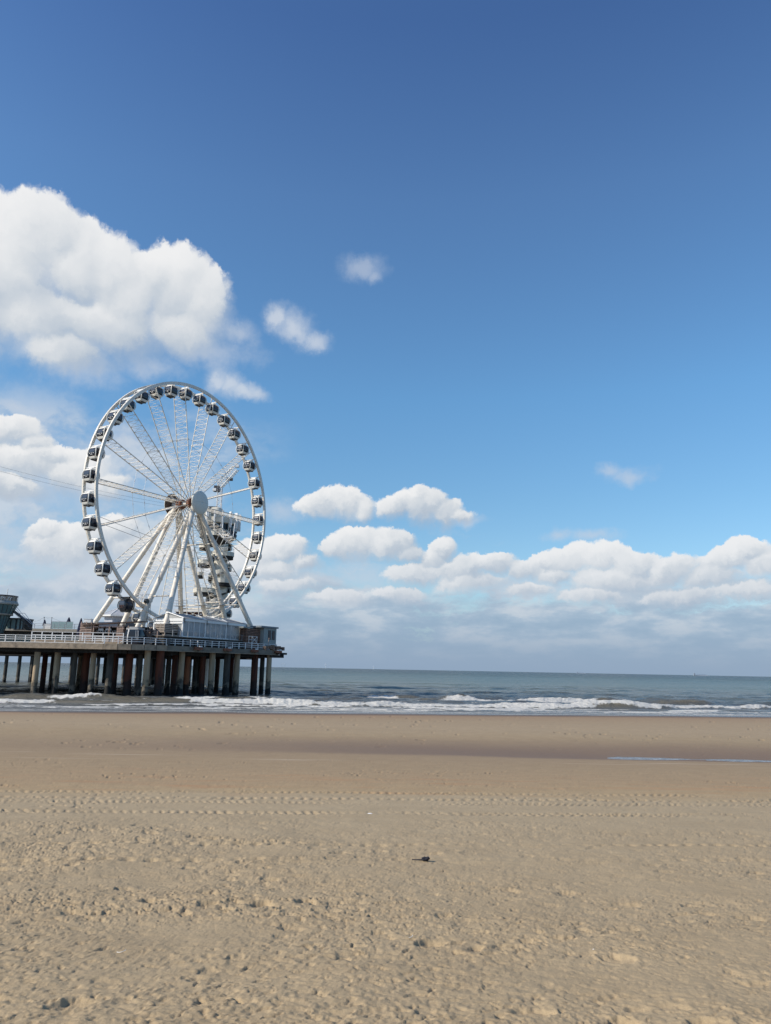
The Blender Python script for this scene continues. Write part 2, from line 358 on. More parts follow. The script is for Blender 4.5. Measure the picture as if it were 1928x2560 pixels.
def pits(x, y, cell, seed, rmin, rmax, prob, elong=1.8):
    """depth field of scattered scuffs and footprints: one per lattice cell"""
    out = np.zeros_like(x); ix = np.floor(x/cell); iy = np.floor(y/cell)
    for dx in (-1, 0, 1):
        for dy in (-1, 0, 1):
            jx = ix+dx; jy = iy+dy
            h1 = _hash(jx, jy, seed); h2 = _hash(jx, jy, seed+1); h3 = _hash(jx, jy, seed+2); h4 = _hash(jx, jy, seed+3); h5 = _hash(jx, jy, seed+4)
            cx = (jx+h1)*cell; cy = (jy+h2)*cell; r = rmin+(rmax-rmin)*h3*h3; th = (h4-0.5)*2.2
            ux = (x-cx)*np.cos(th)+(y-cy)*np.sin(th); uy = -(x-cx)*np.sin(th)+(y-cy)*np.cos(th)
            d = np.sqrt((ux/elong)**2+uy**2)/r
            on = (h5 < prob)
            pit = -1.25*(1-sstep(0.50, 1.0, d)) + 0.22*np.exp(-((d-1.15)/0.20)**2)
            out += np.where(on, pit*r*0.33, 0)
    return out
def grid_mesh(name, X, Y, Z, mat_, attrs=None):
    ny, nx = X.shape
    me = bpy.data.meshes.new(name); n = nx*ny
    co = np.stack([X, Y, Z], -1).reshape(-1, 3).astype(np.float32)
    me.vertices.add(n); me.vertices.foreach_set('co', co.ravel())
    i = np.arange(n).reshape(ny, nx)
    q = np.stack([i[:-1, :-1], i[:-1, 1:], i[1:, 1:], i[1:, :-1]], -1).reshape(-1, 4).astype(np.int32)
    me.loops.add(q.size); me.loops.foreach_set('vertex_index', q.ravel())
    me.polygons.add(len(q)); me.polygons.foreach_set('loop_start', np.arange(0, q.size, 4, dtype=np.int32))
    me.polygons.foreach_set('loop_total', np.full(len(q), 4, dtype=np.int32))
    me.polygons.foreach_set('use_smooth', np.ones(len(q), dtype=bool))
    me.update(); me.validate()
    for k_, v in (attrs or {}).items():
        at_ = me.attributes.new(k_, 'FLOAT', 'POINT'); at_.data.foreach_set('value', v.ravel().astype(np.float32))
    me.materials.append(mat_)
    o = bpy.data.objects.new(name, me); COL.objects.link(o); return o

# ------------------------------------------------------------------ beach
PY = np.array([-400, 3, 7, 12.2, 20.5, 32, 38.8, 41.4, 44.6, 49, 57, 70, 90, 115, 200, 1000])
PZ = np.array([4.4, 3.40, 3.0, 2.6, 2.0, 1.22, .90, .84, .97, 1.14, 1.04, .60, 0.0, -.8, -3, -12])
CY = np.array([-400, 25, 40, 50, 80, 120, 1000]); CC = np.array([.1, .07, 0.0, .02, .2, .2, .2])
def yp(X, Y): return Y-np.interp(Y, CY, CC)*np.clip(X, -90, 90)
def soft_profile(v):
    s = 0
    for k_ in (-1, -.5, 0, .5, 1): s = s+np.interp(v+k_*np.clip(v*0.03, .2, 2.0), PY, PZ)
    return s/5
def base_z(X, Y):
    v = yp(X, Y)
    z = soft_profile(v)
    # the runnel deepens to the right, where water stands in it
    g = np.exp(-((v-41.4)/2.4)**2)
    return z-g*np.clip((X-2)/60, -0.10, 0.18)+fbm(X/9, Y/6, 3, 5)*0.10*np.clip(Y/30, 0.3, 1)
s_f = np.linspace(-0.62, 0.62, 1060); s_c = np.concatenate([-np.geomspace(8, 0.63, 40), s_f, np.geomspace(0.63, 8, 40)])
dep = np.concatenate([np.geomspace(0.9, 0.50, 40, endpoint=False), np.linspace(0.50, 0.036, 640)])     # tan of depression, roughly even on screen
rowY = []
for t_ in dep:
    y = 5.0
    lo_, hi_ = 0.5, 160.0
    for _ in range(40):
        mid_ = (lo_+hi_)/2
        if (CAMH-float(soft_profile(np.array([mid_]))[0]))/mid_ > t_: lo_ = mid_
        else: hi_ = mid_
    rowY.append((lo_+hi_)/2)
rowY = np.maximum.accumulate(np.array(rowY)+np.arange(len(rowY))*1e-4)
rowY = np.concatenate([[-60, -20, -5, 0.3, 1.0], rowY[rowY > 1.2], [rowY[-1]+10, rowY[-1]+40, rowY[-1]+200]])
YY = np.repeat(rowY[:, None], len(s_c), 1); XX = s_c[None, :]*np.maximum(np.abs(YY), 6.0)
V = yp(XX, YY)
Z = base_z(XX, YY)
scuff = (1-sstep(12.3, 15.2, V+fbm(XX/3, YY/3, 3, 40)*4))              # trampled dry sand near the camera
left_more = 0.8+0.45*(1-sstep(-3, 5, XX))
wx = XX+fbm(XX*2.2, YY*2.2, 3, 3)*0.35; wy = YY+fbm(XX*2.2+50, YY*2.2, 3, 4)*0.35
tr = np.clip(0.35+1.3*(fbm(XX/1.6, YY/1.6, 3, 77)+0.35), 0.15, 1.35)
dz = fbm(XX/1.0, YY/1.0, 3, 8)*0.06
wx2 = XX+fbm(XX*8, YY*8, 4, 23, .6)*0.13; wy2 = YY+fbm(XX*8+50, YY*8, 4, 24, .6)*0.11
tr = np.clip(0.75+1.7*(fbm(XX/1.3, YY/1.0, 3, 77)+0.10), 0.30, 1.35)
near = 1-sstep(5.0, 9.0, V)
dz = dz*0.8+pits(wx2, wy2, 0.36, 101, 0.035, 0.100, 0.50+.14*near, 1.5)*0.60*tr
dz = dz+pits(wx2+3.3, wy2+1.7, 0.13, 211, 0.008, 0.024, 0.80, 3.0)*1.15*tr
dz = dz+pits(wx2+9.3, wy2+2.7, 0.19, 251, 0.010, 0.034, 0.50, 2.6)*0.90*tr
dz = dz+pits(wx2+7.3, wy2+5.7, 0.062, 331, 0.005, 0.014, 0.80, 2.2)*1.5*np.clip(1.8-V/10, .2, 1)*tr
rd = 0.5-np.abs(fbm(wx2*4.5, wy2*6.5, 4, 19, .6))*2
dz = dz+rd*0.026*tr
dz = dz+fbm(XX*32, YY*32, 3, 29)*0.010*np.clip(1.4-V/9, 0, 1)*tr
Z = Z+dz*scuff*left_more
# firmer sand behind: sparse footprints and faint relief
mid = (1-scuff)*(1-sstep(30, 36, V))
patch = sstep(0.02, 0.2, fbm(XX/3.5, YY/2.0, 3, 61))
Z = Z+mid*(pits(wx2, wy2, 0.26, 401, 0.020, 0.060, 0.55, 2.6)*1.6*(0.30+patch)+pits(wx2+1.1, wy2, 0.8, 421, 0.06, 0.12, 0.3, 2.0)*0.9*patch+fbm(XX*2.5, YY*4, 4, 66)*0.022)
bar = sstep(37, 42, V)*(1-sstep(80, 86, V))
Z = Z+bar*(pits(wx2, wy2, 0.9, 501, 0.08, 0.20, 0.32, 2.2)*1.3*(0.2+sstep(0.0, 0.15, fbm(XX/7, YY/5, 3, 71)))+fbm(XX*.5, YY*1.2, 3, 67)*0.03)
# tyre tracks running along the beach
def track(v0, wdt, pitch, depth, seed, wob=0.12):
    c = v0+fbm(XX/9, YY*0+seed, 2, seed)*wob*2
    d = V-c
    env = (1-sstep(wdt*0.42, wdt*0.55, np.abs(d)))
    ridge = np.exp(-((np.abs(d)-wdt*0.6)/0.07)**2)
    chev = (np.sin((XX+np.abs(d)*0.5+fbm(XX*2, YY*2, 2, seed+3)*.12)*2*math.pi/pitch)*0.5+0.5)**2.2
    chev = chev*(0.6+0.8*vnoise(XX*1.3, YY*3, seed+5))
    return (env*(-depth*0.25-depth*1.9*chev))*np.clip(2.2*vnoise(XX*.45, YY*.7, seed+9)-.25, 0.1, 1.0)+ridge*depth*.45
def v_of(py):                                        # profile distance seen at image row py (mid image)
    t_ = -ray(964, py).z/ray(964, py).y
    lo_, hi_ = 1.0, 160.0
    for _ in range(40):
        mid_ = (lo_+hi_)/2
        if (CAMH-float(np.interp(mid_, PY, PZ)))/mid_ > t_: lo_ = mid_
        else: hi_ = mid_
    return (lo_+hi_)/2
for py, wdt, pit_, dep_, sd in ((1984, .50, .19, .020, 11), (1998, .34, .21, .024, 12), (2008, .50, .15, .014, 13), (2034, .46, .17, .020, 14), (2113, .16, .21, .022, 15), (2153, .16, .24, .020, 16)):
    Z = Z+track(v_of(py), wdt, pit_, dep_, sd)
Z = np.where(V > 88, np.minimum(Z, base_z(XX, YY)), Z)
sand = bpy.data.materials.new('beach_sand'); sand.use_nodes = True; t = NT(sand.node_tree); b = t.n['Principled BSDF']
P = t.n.new('ShaderNodeNewGeometry').outputs['Position']
an = t.n.new('ShaderNodeAttribute'); an.attribute_name = 'dist'; v = an.outputs['Fac']
nl = t.math('SUBTRACT', t.noise(t.vmath('MULTIPLY', P, (0.25, 0.9, 0)), 0.35, 4, 0.6), 0.5)
ns = t.math('SUBTRACT', t.noise(P, 1.4, 5, 0.6), 0.5)
vv = t.math('ADD', v, t.math('MULTIPLY', nl, 5.0)); vs_ = t.math('DIVIDE', vv, 100.0)
cs = lambda r, g, b_: srgb(r, g, b_)
bc = t.ramp(vs_, [(0.0, cs(176, 155, 122)), (0.10, cs(176, 156, 124)), (0.15, cs(175, 156, 125)), (0.175, cs(176, 157, 126)), (0.195, cs(174, 151, 116)), (0.225, cs(169, 145, 112)),
                  (0.31, cs(163, 141, 110)), (0.38, cs(157, 136, 108)), (0.46, cs(163, 143, 113)), (0.54, cs(169, 149, 120)), (0.68, cs(165, 144, 115)), (0.80, cs(158, 133, 106)), (0.87, cs(112, 96, 84)), (1.0, cs(95, 84, 74))])
bc = t.mix(t.smooth(ns, -0.25, 0.25), t.mix(1.0, bc, (0.95, 0.94, 0.93, 1), 'MULTIPLY'), t.mix(1.0, bc, (1.05, 1.05, 1.05, 1), 'MULTIPLY'))
pxy = t.sep(P)
nrun = t.math('MULTIPLY', nl, 2.2)
v2 = t.math('ADD', v, nrun)
run = t.math('MULTIPLY', t.math('MULTIPLY', t.smooth(v2, 37.6, 40.2), t.smooth(v2, 48.5, 41.8)), t.smooth(pxy[0], -22, 6, 0.18, 1.0))
bc = t.mix(run, bc, cs(130, 111, 94))
gr = t.noise(P, 160.0, 3, 0.7)
bc = t.mix(t.smooth(gr, 0.3, 0.75), t.mix(1.0, bc, (0.86, 0.85, 0.84, 1), 'MULTIPLY'), bc)
orange = t.math('MULTIPLY', t.smooth(t.noise(t.vmath('MULTIPLY', P, (0.3, 1, 0)), 0.9, 4), 0.50, 0.72), t.math('MULTIPLY', t.smooth(v, 17, 19.5), t.smooth(v, 30, 22)))
bc = t.mix(t.math('MULTIPLY', orange, 0.35), bc, cs(178, 126, 84))
spk = t.smooth(t.noise(t.vmath('MULTIPLY', P, (1.4, 5.5, 0)), 3.2, 4, 0.65), 0.61, 0.72)
spk = t.math('MULTIPLY', spk, t.math('MULTIPLY', t.smooth(v, 14, 20), t.smooth(v, 88, 70)))
spk = t.math('MULTIPLY', spk, t.smooth(t.noise(t.vmath('MULTIPLY', P, (0.3, 1.0, 0)), 0.5, 3), 0.38, 0.62))
bc = t.mix(t.math('MULTIPLY', spk, 0.55), bc, cs(104, 84, 66))          # shell and wrack, plus shade of small hollows put into the colour
shl = t.smooth(t.noise(P, 21.0, 2, 0.5), 0.74, 0.78)
bc = t.mix(t.math('MULTIPLY', shl, t.math('MULTIPLY', t.smooth(v, 15, 20), 0.6)), bc, cs(214, 200, 178))
# bleached streaks of dry sand at the runnel's edge
stk = t.math('MULTIPLY', t.smooth(t.noise(t.vmath('MULTIPLY', P, (0.10, 1.6, 0)), 1.0, 5, 0.6), 0.57, 0.68), t.math('MULTIPLY', t.smooth(v, 32.5, 34.5), t.smooth(v, 38, 36.5)))
bc = t.mix(t.math('MULTIPLY', stk, 0.7), bc, cs(190, 172, 150))
t.put(b.inputs['Base Color'], bc)
wet = t.math('MAXIMUM', t.math('MULTIPLY', run, 0.35), t.smooth(v, 84, 90))
t.put(b.inputs['Roughness'], t.smooth(wet, 0, 1, 0.95, 0.40)); b.inputs['Specular IOR Level'].default_value = 0.25
bn = t.n.new('ShaderNodeBump'); bn.inputs['Strength'].default_value = 0.55; bn.inputs['Distance'].default_value = 0.012
hh = t.math('ADD', t.noise(P, 38.0, 6, 0.7), t.math('MULTIPLY', t.noise(P, 9.0, 4, 0.6), 1.6))
t.put(bn.inputs['Height'], hh)
bn2 = t.n.new('ShaderNodeBump'); bn2.inputs['Strength'].default_value = 0.5; bn2.inputs['Distance'].default_value = 0.05
t.put(bn2.inputs['Height'], t.noise(t.vmath('MULTIPLY', P, (0.45, 1.5, 1)), 2.2, 6, 0.65)); t.l.new(bn2.outputs[0], bn.inputs['Normal'])
t.l.new(bn.outputs[0], b.inputs['Normal'])
beach = grid_mesh('beach', XX, YY, Z, sand, {'dist': V}); tag(beach, kind='structure')
def ground(x, y):
    j = int(np.argmin(np.abs(rowY-y))); i = int(np.argmin(np.abs(s_c*max(abs(rowY[j]), 6.0)-x))); return float(Z[j, i])
def on_sand(px, py):
    d = ray(px, py); tt = 3.0
    while tt < 200:
        p = Vector((0, 0, CAMH))+d*tt
        if p.z < ground(p.x, p.y): break
        tt += 0.02
    return p

# ------------------------------------------------------------------ sea
rows = []
yv = 74.0
while yv < 330: rows.append(yv); yv += 0.20+max(0, (yv-84))**1.35*0.0042
rows = np.array(rows+list(np.geomspace(340, 60000, 60)))
sf = np.linspace(-0.66, 0.66, 900); sc = np.concatenate([-np.geomspace(6, 0.67, 24), sf, np.geomspace(0.67, 6, 24)])
SY = np.repeat(rows[:, None], len(sc), 1); SX = sc[None, :]*SY
SV = SY-0.2*np.clip(SX, -90, 90)
PXa = SX/SY/0.98*1900+964                                   # bearing expressed as a column
def seg(x, a, b_, soft=14): return sstep(a-soft, a+soft, x)*(1-sstep(b_-soft, b_+soft, x))
ZS = np.zeros_like(SX); FO = np.zeros_like(SX); BR = np.zeros_like(SX)
far = 1-sstep(260, 330, SY)
swell = 0
for i_, (lam, amp, ang) in enumerate(((13, .16, .06), (7.5, .10, -.15), (4.1, .06, .25), (2.3, .035, -.35))):
    ph = (SV*math.cos(ang)+SX*math.sin(ang))*2*math.pi/lam+fbm(SX/22, SV/15, 2, 600+i_)*7
    swell = swell+amp*(np.sin(ph)+0.3*np.sin(2*ph+.6))*(0.5+1.4*vnoise(SX/13, SV/9, 620+i_))
swell = swell+fbm(SX*.9, SV*1.4, 4, 640)*0.16
ZS += swell*sstep(92, 125, SV)*far
def breaker(v0, amp, foam_segs, wave_segs, seed, front=1.0, back=3.2, fw=2.2, wob=3.0):
    global ZS, FO, BR
    c = v0+fbm(SX/16, SX*0+seed, 3, seed)*wob*2
    d = SV-c                                                # negative towards the shore
    wv = 0
    for a_, b2 in wave_segs: wv = np.maximum(wv, seg(PXa, a_, b2, 40))
    fm = 0
    for a_, b2 in foam_segs: fm = np.maximum(fm, seg(PXa+fbm(SX*.5, SY*.5, 3, seed+12)*60, a_, b2, 26))
    am = amp*(0.65+0.7*vnoise(SX/4.5, SX*0+seed, seed+2))
    prof = np.where(d < 0, np.exp(-(d/front)**2), np.exp(-(d/back)**2))
    lump = 1+0.55*fbm(SX*1.6, SY*2.2, 3, seed+9)*fm
    ZS += am*prof*wv*lump
    edge = fbm(SX*.8, SY*1.1, 4, seed+4)
    body = sstep(-fw-.4+edge*1.6, -fw+.5+edge*1.6, d)*(1-sstep(.1+edge*1.3, .8+edge*1.3, d))
    FO = np.maximum(FO, body*fm)
    lace = sstep(.12, .32, fbm(SX*.45, SV*1.3, 4, seed+7)+.05)*np.exp(-np.maximum(-d-fw, 0)/2.0)*(d < 0)
    FO = np.maximum(FO, lace*np.maximum(fm, .35*wv)*.9)
    BR = np.maximum(BR, wv*np.exp(-((d+.4)/.9)**2)*min(1, amp*1.6))
breaker(139, .50, [(930, 1005)], [(880, 1060)], 701, fw=2.0)
breaker(129, .80, [(1125, 1500)], [(1060, 1560), (1630, 1780)], 711, fw=2.2)
breaker(133, .4, [(1660, 1700)], [(1600, 1760)], 771, fw=1.5)
breaker(117, .62, [(140, 262), (450, 550), (640, 700)], [(-400, 690)], 721, front=1.4, fw=1.1, wob=1.2)
breaker(106, .60, [(-900, 168), (500, 1500)], [(-900, 1600)], 731, fw=1.3, wob=1.6)
breaker(108, .45, [(1440, 2900)], [(1440, 3000)], 741, fw=1.2)
breaker(101, .22, [(230, 900), (1000, 1500)], [(-900, 2900)], 751, fw=.7)
breaker(97, .12, [(-900, 2900)], [(-900, 2900)], 761, fw=.45, wob=1.5)
sw = sstep(.04, .16, fbm(SX*.09, SV*1.1, 4, 790))*seg(SV, 92, 104, 2.0)
FO = np.maximum(FO, sw*.72)
for q_, sd_ in ((94.2, 7), (96.6, 8), (99.0, 9)):
    FO = np.maximum(FO, np.exp(-((SV-q_-fbm(SX/9, SX*0, 3, 780+sd_)*3)/.30)**2)*(.45+.5*vnoise(SX*.12, SX*0, 785+sd_)))
edge_line = 91.2+fbm(SX/7, SX*0, 3, 795)*2.6
FO = np.maximum(FO, np.exp(-((SV-edge_line)/.35)**2)*.80)
FO = np.maximum(FO, sstep(.16, .30, fbm(SX*.35, SV*.8, 4, 797))*seg(SV, 103, 128, 4)*.55)
FO = np.maximum(FO, sstep(.26, .36, fbm(SX*.25, SV*.5, 4, 798))*seg(SV, 125, 200, 8)*.5)
ZS += 0.02*sstep(88, 95, SV)
ZS = np.where(SV < 92, np.minimum(ZS, .05), ZS)
seam = bpy.data.materials.new('sea_water'); seam.use_nodes = True; t = NT(seam.node_tree); b = t.n['Principled BSDF']
P = t.n.new('ShaderNodeNewGeometry').outputs['Position']; p = t.sep(P)
def attr(t, nme):
    a_ = t.n.new('ShaderNodeAttribute'); a_.attribute_name = nme; return a_.outputs['Fac']
fo = attr(t, 'foam'); br = attr(t, 'face')
nlow = t.math('SUBTRACT', t.noise(t.vmath('MULTIPLY', P, (0.25, 1.0, 0)), 0.018, 5, 0.6), 0.5)
yy = t.math('ADD', p[1], t.math('MULTIPLY', nlow, t.math('MULTIPLY', p[1], 1.2)))
wc = t.ramp(t.math('DIVIDE', t.math('LOGARITHM', t.math('MAXIMUM', yy, 10.0), 10.0), 4.0),
            [(0.48, (.17, .175, .17, 1)), (0.508, (.12, .125, .12, 1)), (0.54, (.085, .092, .088, 1)), (0.58, (.11, .12, .098, 1)), (0.63, (.085, .12, .098, 1)), (0.70, (.040, .085, .080, 1)), (0.80, (.018, .048, .058, 1)), (0.95, (.009, .030, .042, 1))])  # pale near-shore stops carry the sky's reflection in the base colour
wc = t.mix(t.math('MULTIPLY', br, 0.75), wc, (0.17, 0.145, 0.095, 1))
fn = t.noise(t.vmath('MULTIPLY', P, (1, 1, 1)), 2.6, 6, 0.7)
fmask = t.smooth(t.math('ADD', fo, t.math('MULTIPLY', t.math('SUBTRACT', fn, 0.5), 0.9)), 0.35, 0.72)
t.put(b.inputs['Base Color'], t.mix(fmask, wc, (0.62, 0.60, 0.545, 1)))
t.put(b.inputs['Roughness'], t.mix(fmask, (0.22, 0.22, 0.22, 1), (0.85, 0.85, 0.85, 1)))
b.inputs['IOR'].default_value = 1.33; t.put(b.inputs['Specular IOR Level'], t.smooth(p[1], 150, 1000, 0.19, 0.035))
d1 = t.noise(t.vmath('MULTIPLY', P, (0.6, 1.0, 1)), 0.55, 8, 0.66); d2 = t.noise(t.vmath('MULTIPLY', P, (0.35, 1.0, 1)), 0.06, 6, 0.6)
d3 = t.noise(t.vmath('MULTIPLY', P, (0.2, 1.0, 1)), 0.008, 5, 0.6)
hs = t.math('ADD', t.math('MULTIPLY', d1, 0.55), t.math('ADD', t.math('MULTIPLY', d2, 3.6), t.math('MULTIPLY', d3, 15.0)))
bn = t.n.new('ShaderNodeBump'); bn.inputs['Strength'].default_value = 1.0; bn.inputs['Distance'].default_value = 1.0
t.put(bn.inputs['Height'], hs); t.l.new(bn.outputs[0], b.inputs['Normal'])
sea = grid_mesh('sea', SX, SY, ZS, seam, {'foam': FO, 'face': BR}); tag(sea, kind='structure')

# water standing in the runnel, right side
pudm = bpy.data.materials.new('runnel_water'); pudm.use_nodes = True; t = NT(pudm.node_tree); b = t.n['Principled BSDF']
P = t.n.new('ShaderNodeNewGeometry').outputs['Position']
nr = t.noise(t.vmath('MULTIPLY', P, (0.6, 2.2, 1)), 3.0, 6, 0.7)
t.put(b.inputs['Base Color'], t.mix(t.smooth(nr, 0.50, 0.62), (0.13, 0.14, 0.14, 1), (0.62, 0.66, 0.68, 1))); b.inputs['Roughness'].default_value = 0.12
bn = t.n.new('ShaderNodeBump'); bn.inputs['Strength'].default_value = 0.5; bn.inputs['Distance'].default_value = 0.05
t.put(bn.inputs['Height'], t.noise(P, 9.0, 5, 0.6)); t.l.new(bn.outputs[0], b.inputs['Normal'])
px_ = np.linspace(0, 120, 160)
PUDZ = 0.69
PX2, PY2 = np.meshgrid(px_, np.linspace(-2.6, 2.6, 14)); PY2 = PY2+41.4
pud = grid_mesh('runnel_water', PX2, PY2, np.full_like(PX2, PUDZ), pudm); tag(pud, kind='structure')

exec_parts = True
# ------------------------------------------------------------------ pier: deck, piles, railing
ZD = 8.0
B_ = Vector((-37.0, 117.6)); E2 = Vector((0.57, 0.82)).normalized(); TIP = B_+E2*30.5
NIN = Vector((-E2.y, E2.x))
pier = empty('pier', (B_.x, B_.y, 0))
tag(pier, 'round concrete pier platform on piles with pale railing, carrying the Ferris wheel', 'pier')
def L(p):                                              # world -> pier local
    return Vector(p)-Vector((B_.x, B_.y, 0))
def pl(pts): return [(x-B_.x, y-B_.y) for x, y in pts]
_b0 = Vector((-42.5, 117.6)); _b1 = B_; _b2 = B_+E2*5.0
CURVE = [tuple(_b0*(1-f)**2+_b1*2*f*(1-f)+_b2*f*f) for f in (0, .2, .4, .6, .8, 1)]
outline = [(-120, 117.6)]+CURVE+[(TIP.x, TIP.y), (TIP.x-3, TIP.y+10), (TIP.x-12, TIP.y+20), (-40, 172), (-62, 172), (-76, 150), (-80, 132), (-120, 132)]
MB().prism(pl(outline), ZD-0.35, ZD).build('deck_slab', M_concg, pier)
def wall_strip(mb, pts, z0, z1, th):
    for (x0, y0), (x1, y1) in zip(pts[:-1], pts[1:]):
        a_ = Vector((x0, y0, 0)); c_ = Vector((x1, y1, 0)); d = (c_-a_).normalized(); n = Vector((d.y, -d.x, 0))
        mb.box((a_+c_)/2+n*(th/2)+Vector((0, 0, (z0+z1)/2)), ((c_-a_).length+th*0.0, th, z1-z0), (d, n, Vector((0, 0, 1))))
    return mb
fm_ = MB(); pts = pl(outline[:8])
xx_ = pts[0][0]
# fascia in precast lengths with open joints
def fascia(mb, a_, c_, step, z0, z1, th):
    a_ = Vector((*a_, 0)); c_ = Vector((*c_, 0)); d = (c_-a_); ln = d.length; d.normalize(); n = Vector((d.y, -d.x, 0)); k = max(1, int(ln/step)); st = ln/k
    for i in range(k):
        m0 = a_+d*(i*st+st/2); mb.box(m0+n*(th/2+0.004)+Vector((0, 0, (z0+z1)/2)), (st-0.02, th, z1-z0), (d, n, Vector((0, 0, 1))))
fascia(fm_, pts[0], pts[1], 5.1, ZD-0.74, ZD+0.02, 0.30)
for i in range(1, 6): fascia(fm_, pts[i], pts[i+1], 9, ZD-0.74, ZD+0.02, 0.30)
fm_.build('fascia', M_conc, pier)
fm2 = MB(); fascia(fm2, pts[6], pts[7], 5.0, ZD-0.74, ZD+0.02, 0.30); fm2.build('fascia', M_fasciashade, pier)
lip = MB(); wall_strip(lip, pts, ZD-0.85, ZD-0.745, 0.42); lip.build('fascia_lip', M_conc, pier)
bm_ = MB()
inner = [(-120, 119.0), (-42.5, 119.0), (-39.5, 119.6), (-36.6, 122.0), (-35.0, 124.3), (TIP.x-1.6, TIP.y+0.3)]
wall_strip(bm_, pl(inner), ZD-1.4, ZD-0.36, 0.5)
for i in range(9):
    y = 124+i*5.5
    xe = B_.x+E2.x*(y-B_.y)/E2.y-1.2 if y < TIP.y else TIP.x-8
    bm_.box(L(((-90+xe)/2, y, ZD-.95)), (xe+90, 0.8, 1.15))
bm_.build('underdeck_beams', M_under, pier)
def edge_y(px):                                        # deck edge depth along the bearing of column px
    r_ = xat(px, 120, 8)/120; best = 117.6
    pp = outline[:8]
    for (xa, ya), (xb, yb) in zip(pp[:-1], pp[1:]):
        den = (xb-xa)-r_*(yb-ya)
        if abs(den) < 1e-9: continue
        t_ = (r_*ya-xa)/den
        if -.01 <= t_ <= 1.01: best = ya+(yb-ya)*t_
    return best
piles = [(83, 119, .52, 0), (134, 120, .52, 0), (178, 121, .50, 3), (207, 122.5, .70, 1), (225, 120.5, .50, 0), (268, 120, .56, 3), (281, 123, .55, 1), (316, 121.5, .68, 1), (343, 122.5, .5, 3), (361, 120.5, .55, 0),
 (393, 121, .70, 1), (416, 130, .5, 3), (431, 127, .55, 1), (448, 126.0, .55, 0), (463, 130, .60, 2), (484, 138, .5, 3), (502, 131, .55, 1), (525, 131, .58, 0), (563, 134, .66, 3), (588, 136, .6, 0),
 (633, 140, .70, 1), (652, 143, .5, 3), (669, 141.5, .55, 0),
 (104, 133, .5, 1), (193, 150, .45, 0), (492, 150, .45, 3), (540, 150, .5, 1), (575, 148, .5, 1), (125, 140, .45, 3)]
pm = {0: M_pile, 1: M_pilerust, 2: M_pileorange, 3: M_pileshade}
for (px, Y, r_, k_) in piles:
    Y = max(Y, edge_y(px)+r_+0.5) if px < 670 else Y
    r_ *= .86; X = xat(px, Y, 0.0); mb = MB(); c_ = L((X, Y, 0))
    prof = [(r_*1.06, -4), (r_*1.10, .15), (r_*1.06, .9), (r_*1.01, 1.0), (r_, 1.4), (r_, ZD-1.5), (r_, ZD-0.36)]
    mb.lathe(prof, c_, 20); mb.build('pile', pm[k_], pier)
def railing(mb, a_, c_, z0, h, step, rails, r_=0.035, pr=0.05):
    a_ = Vector(a_); c_ = Vector(c_); d = c_-a_; ln = d.length; d.normalize(); k = max(1, round(ln/step))
    for i in range(k+1):
        q = a_+d*(ln*i/k); mb.box(Vector((q.x, q.y, z0+h/2)), (pr*2, pr*2, h), (d, Vector((-d.y, d.x, 0)), Vector((0, 0, 1))))
    for f in rails:
        mb.box(Vector(((a_.x+c_.x)/2, (a_.y+c_.y)/2, z0+h*f)), (ln, r_*2, r_*2), (d, Vector((-d.y, d.x, 0)), Vector((0, 0, 1))))
p0, p1 = L((-120, 117.85, 0)), L((-42.5, 117.85, 0)); p2 = L((TIP.x, TIP.y, 0))
m1 = MB(); railing(m1, p0, p1, ZD, 1.12, 1.52, (.97, .68, .42, .06)); m1.build('railing', M_white2, pier)
cpts = [L((x+NIN.x*.1, y+.22, 0)) for x, y in CURVE]
m1 = MB()
for a_, c_ in zip(cpts[:-1], cpts[1:]): railing(m1, a_, c_, ZD, 1.12, 3.3, (.97, .67, .39))
m1.build('railing', M_white2, pier)
q1 = cpts[-1]+Vector((.1, .15, 0)); q2 = p2+Vector((NIN.x*.25, NIN.y*.25, 0))
m1 = MB(); railing(m1, q1, q2, ZD, 1.12, 1.55, (.97, .66, .36)); m1.build('railing', M_white2, pier)
m1 = MB(); railing(m1, q2+Vector((.1, .1, 0)), q2+Vector((-2.0, 2.6, 0)), ZD, 1.2, .8, (.97, .5)); m1.build('railing', M_white2, pier)
# ramp with a taller railing behind the edge
rx0, rx1 = xat(79, 120.2), xat(308, 120.2)
m1 = MB(); m1.add([L(q) for q in ((rx0, 119.9, ZD), (rx1, 119.9, ZD), (rx1, 122, ZD), (rx0, 122, ZD), (rx0, 119.9, ZD+.55), (rx1, 119.9, ZD+.30), (rx1, 122, ZD+.30), (rx0, 122, ZD+.55))],
                  [(0, 3, 2, 1), (4, 5, 6, 7), (0, 1, 5, 4), (1, 2, 6, 5), (2, 3, 7, 6), (3, 0, 4, 7)]); m1.build('ramp', M_conc, pier)
m1 = MB(); railing(m1, L((rx0, 120.0, 0)), L((rx1, 120.0, 0)), ZD, 1.75, 1.62, (.985, .72, .5), .035, .06)
m1.tube(L((rx1, 120.0, ZD+.55)), L((rx1-.7, 120.0, ZD+.05)), .05); m1.build('railing', M_white2, pier)
# rusty brackets with lamps on the right-hand fascia
for px in (490, 563, 631, 690):
    Y = edge_y(px); q = L((xat(px, Y), Y, ZD-.25)); d3 = Vector((E2.x, E2.y, 0)); n3 = Vector((-NIN.x, -NIN.y, 0))
    m1 = MB(); m1.box(q+n3*.62, (1.5, .5, .42), (d3, n3, Vector((0, 0, 1)))); m1.tube(q+n3*.4, q+n3*1.0+Vector((0, 0, -.35)), .06)
    br_ = m1.build('lamp_bracket', M_rust, pier)
    MB().box(q+n3*.62+Vector((0, 0, .32))+d3*.45, (.55, .3, .20), (d3, n3, Vector((0, 0, 1)))).build('lamp', M_white2, br_)
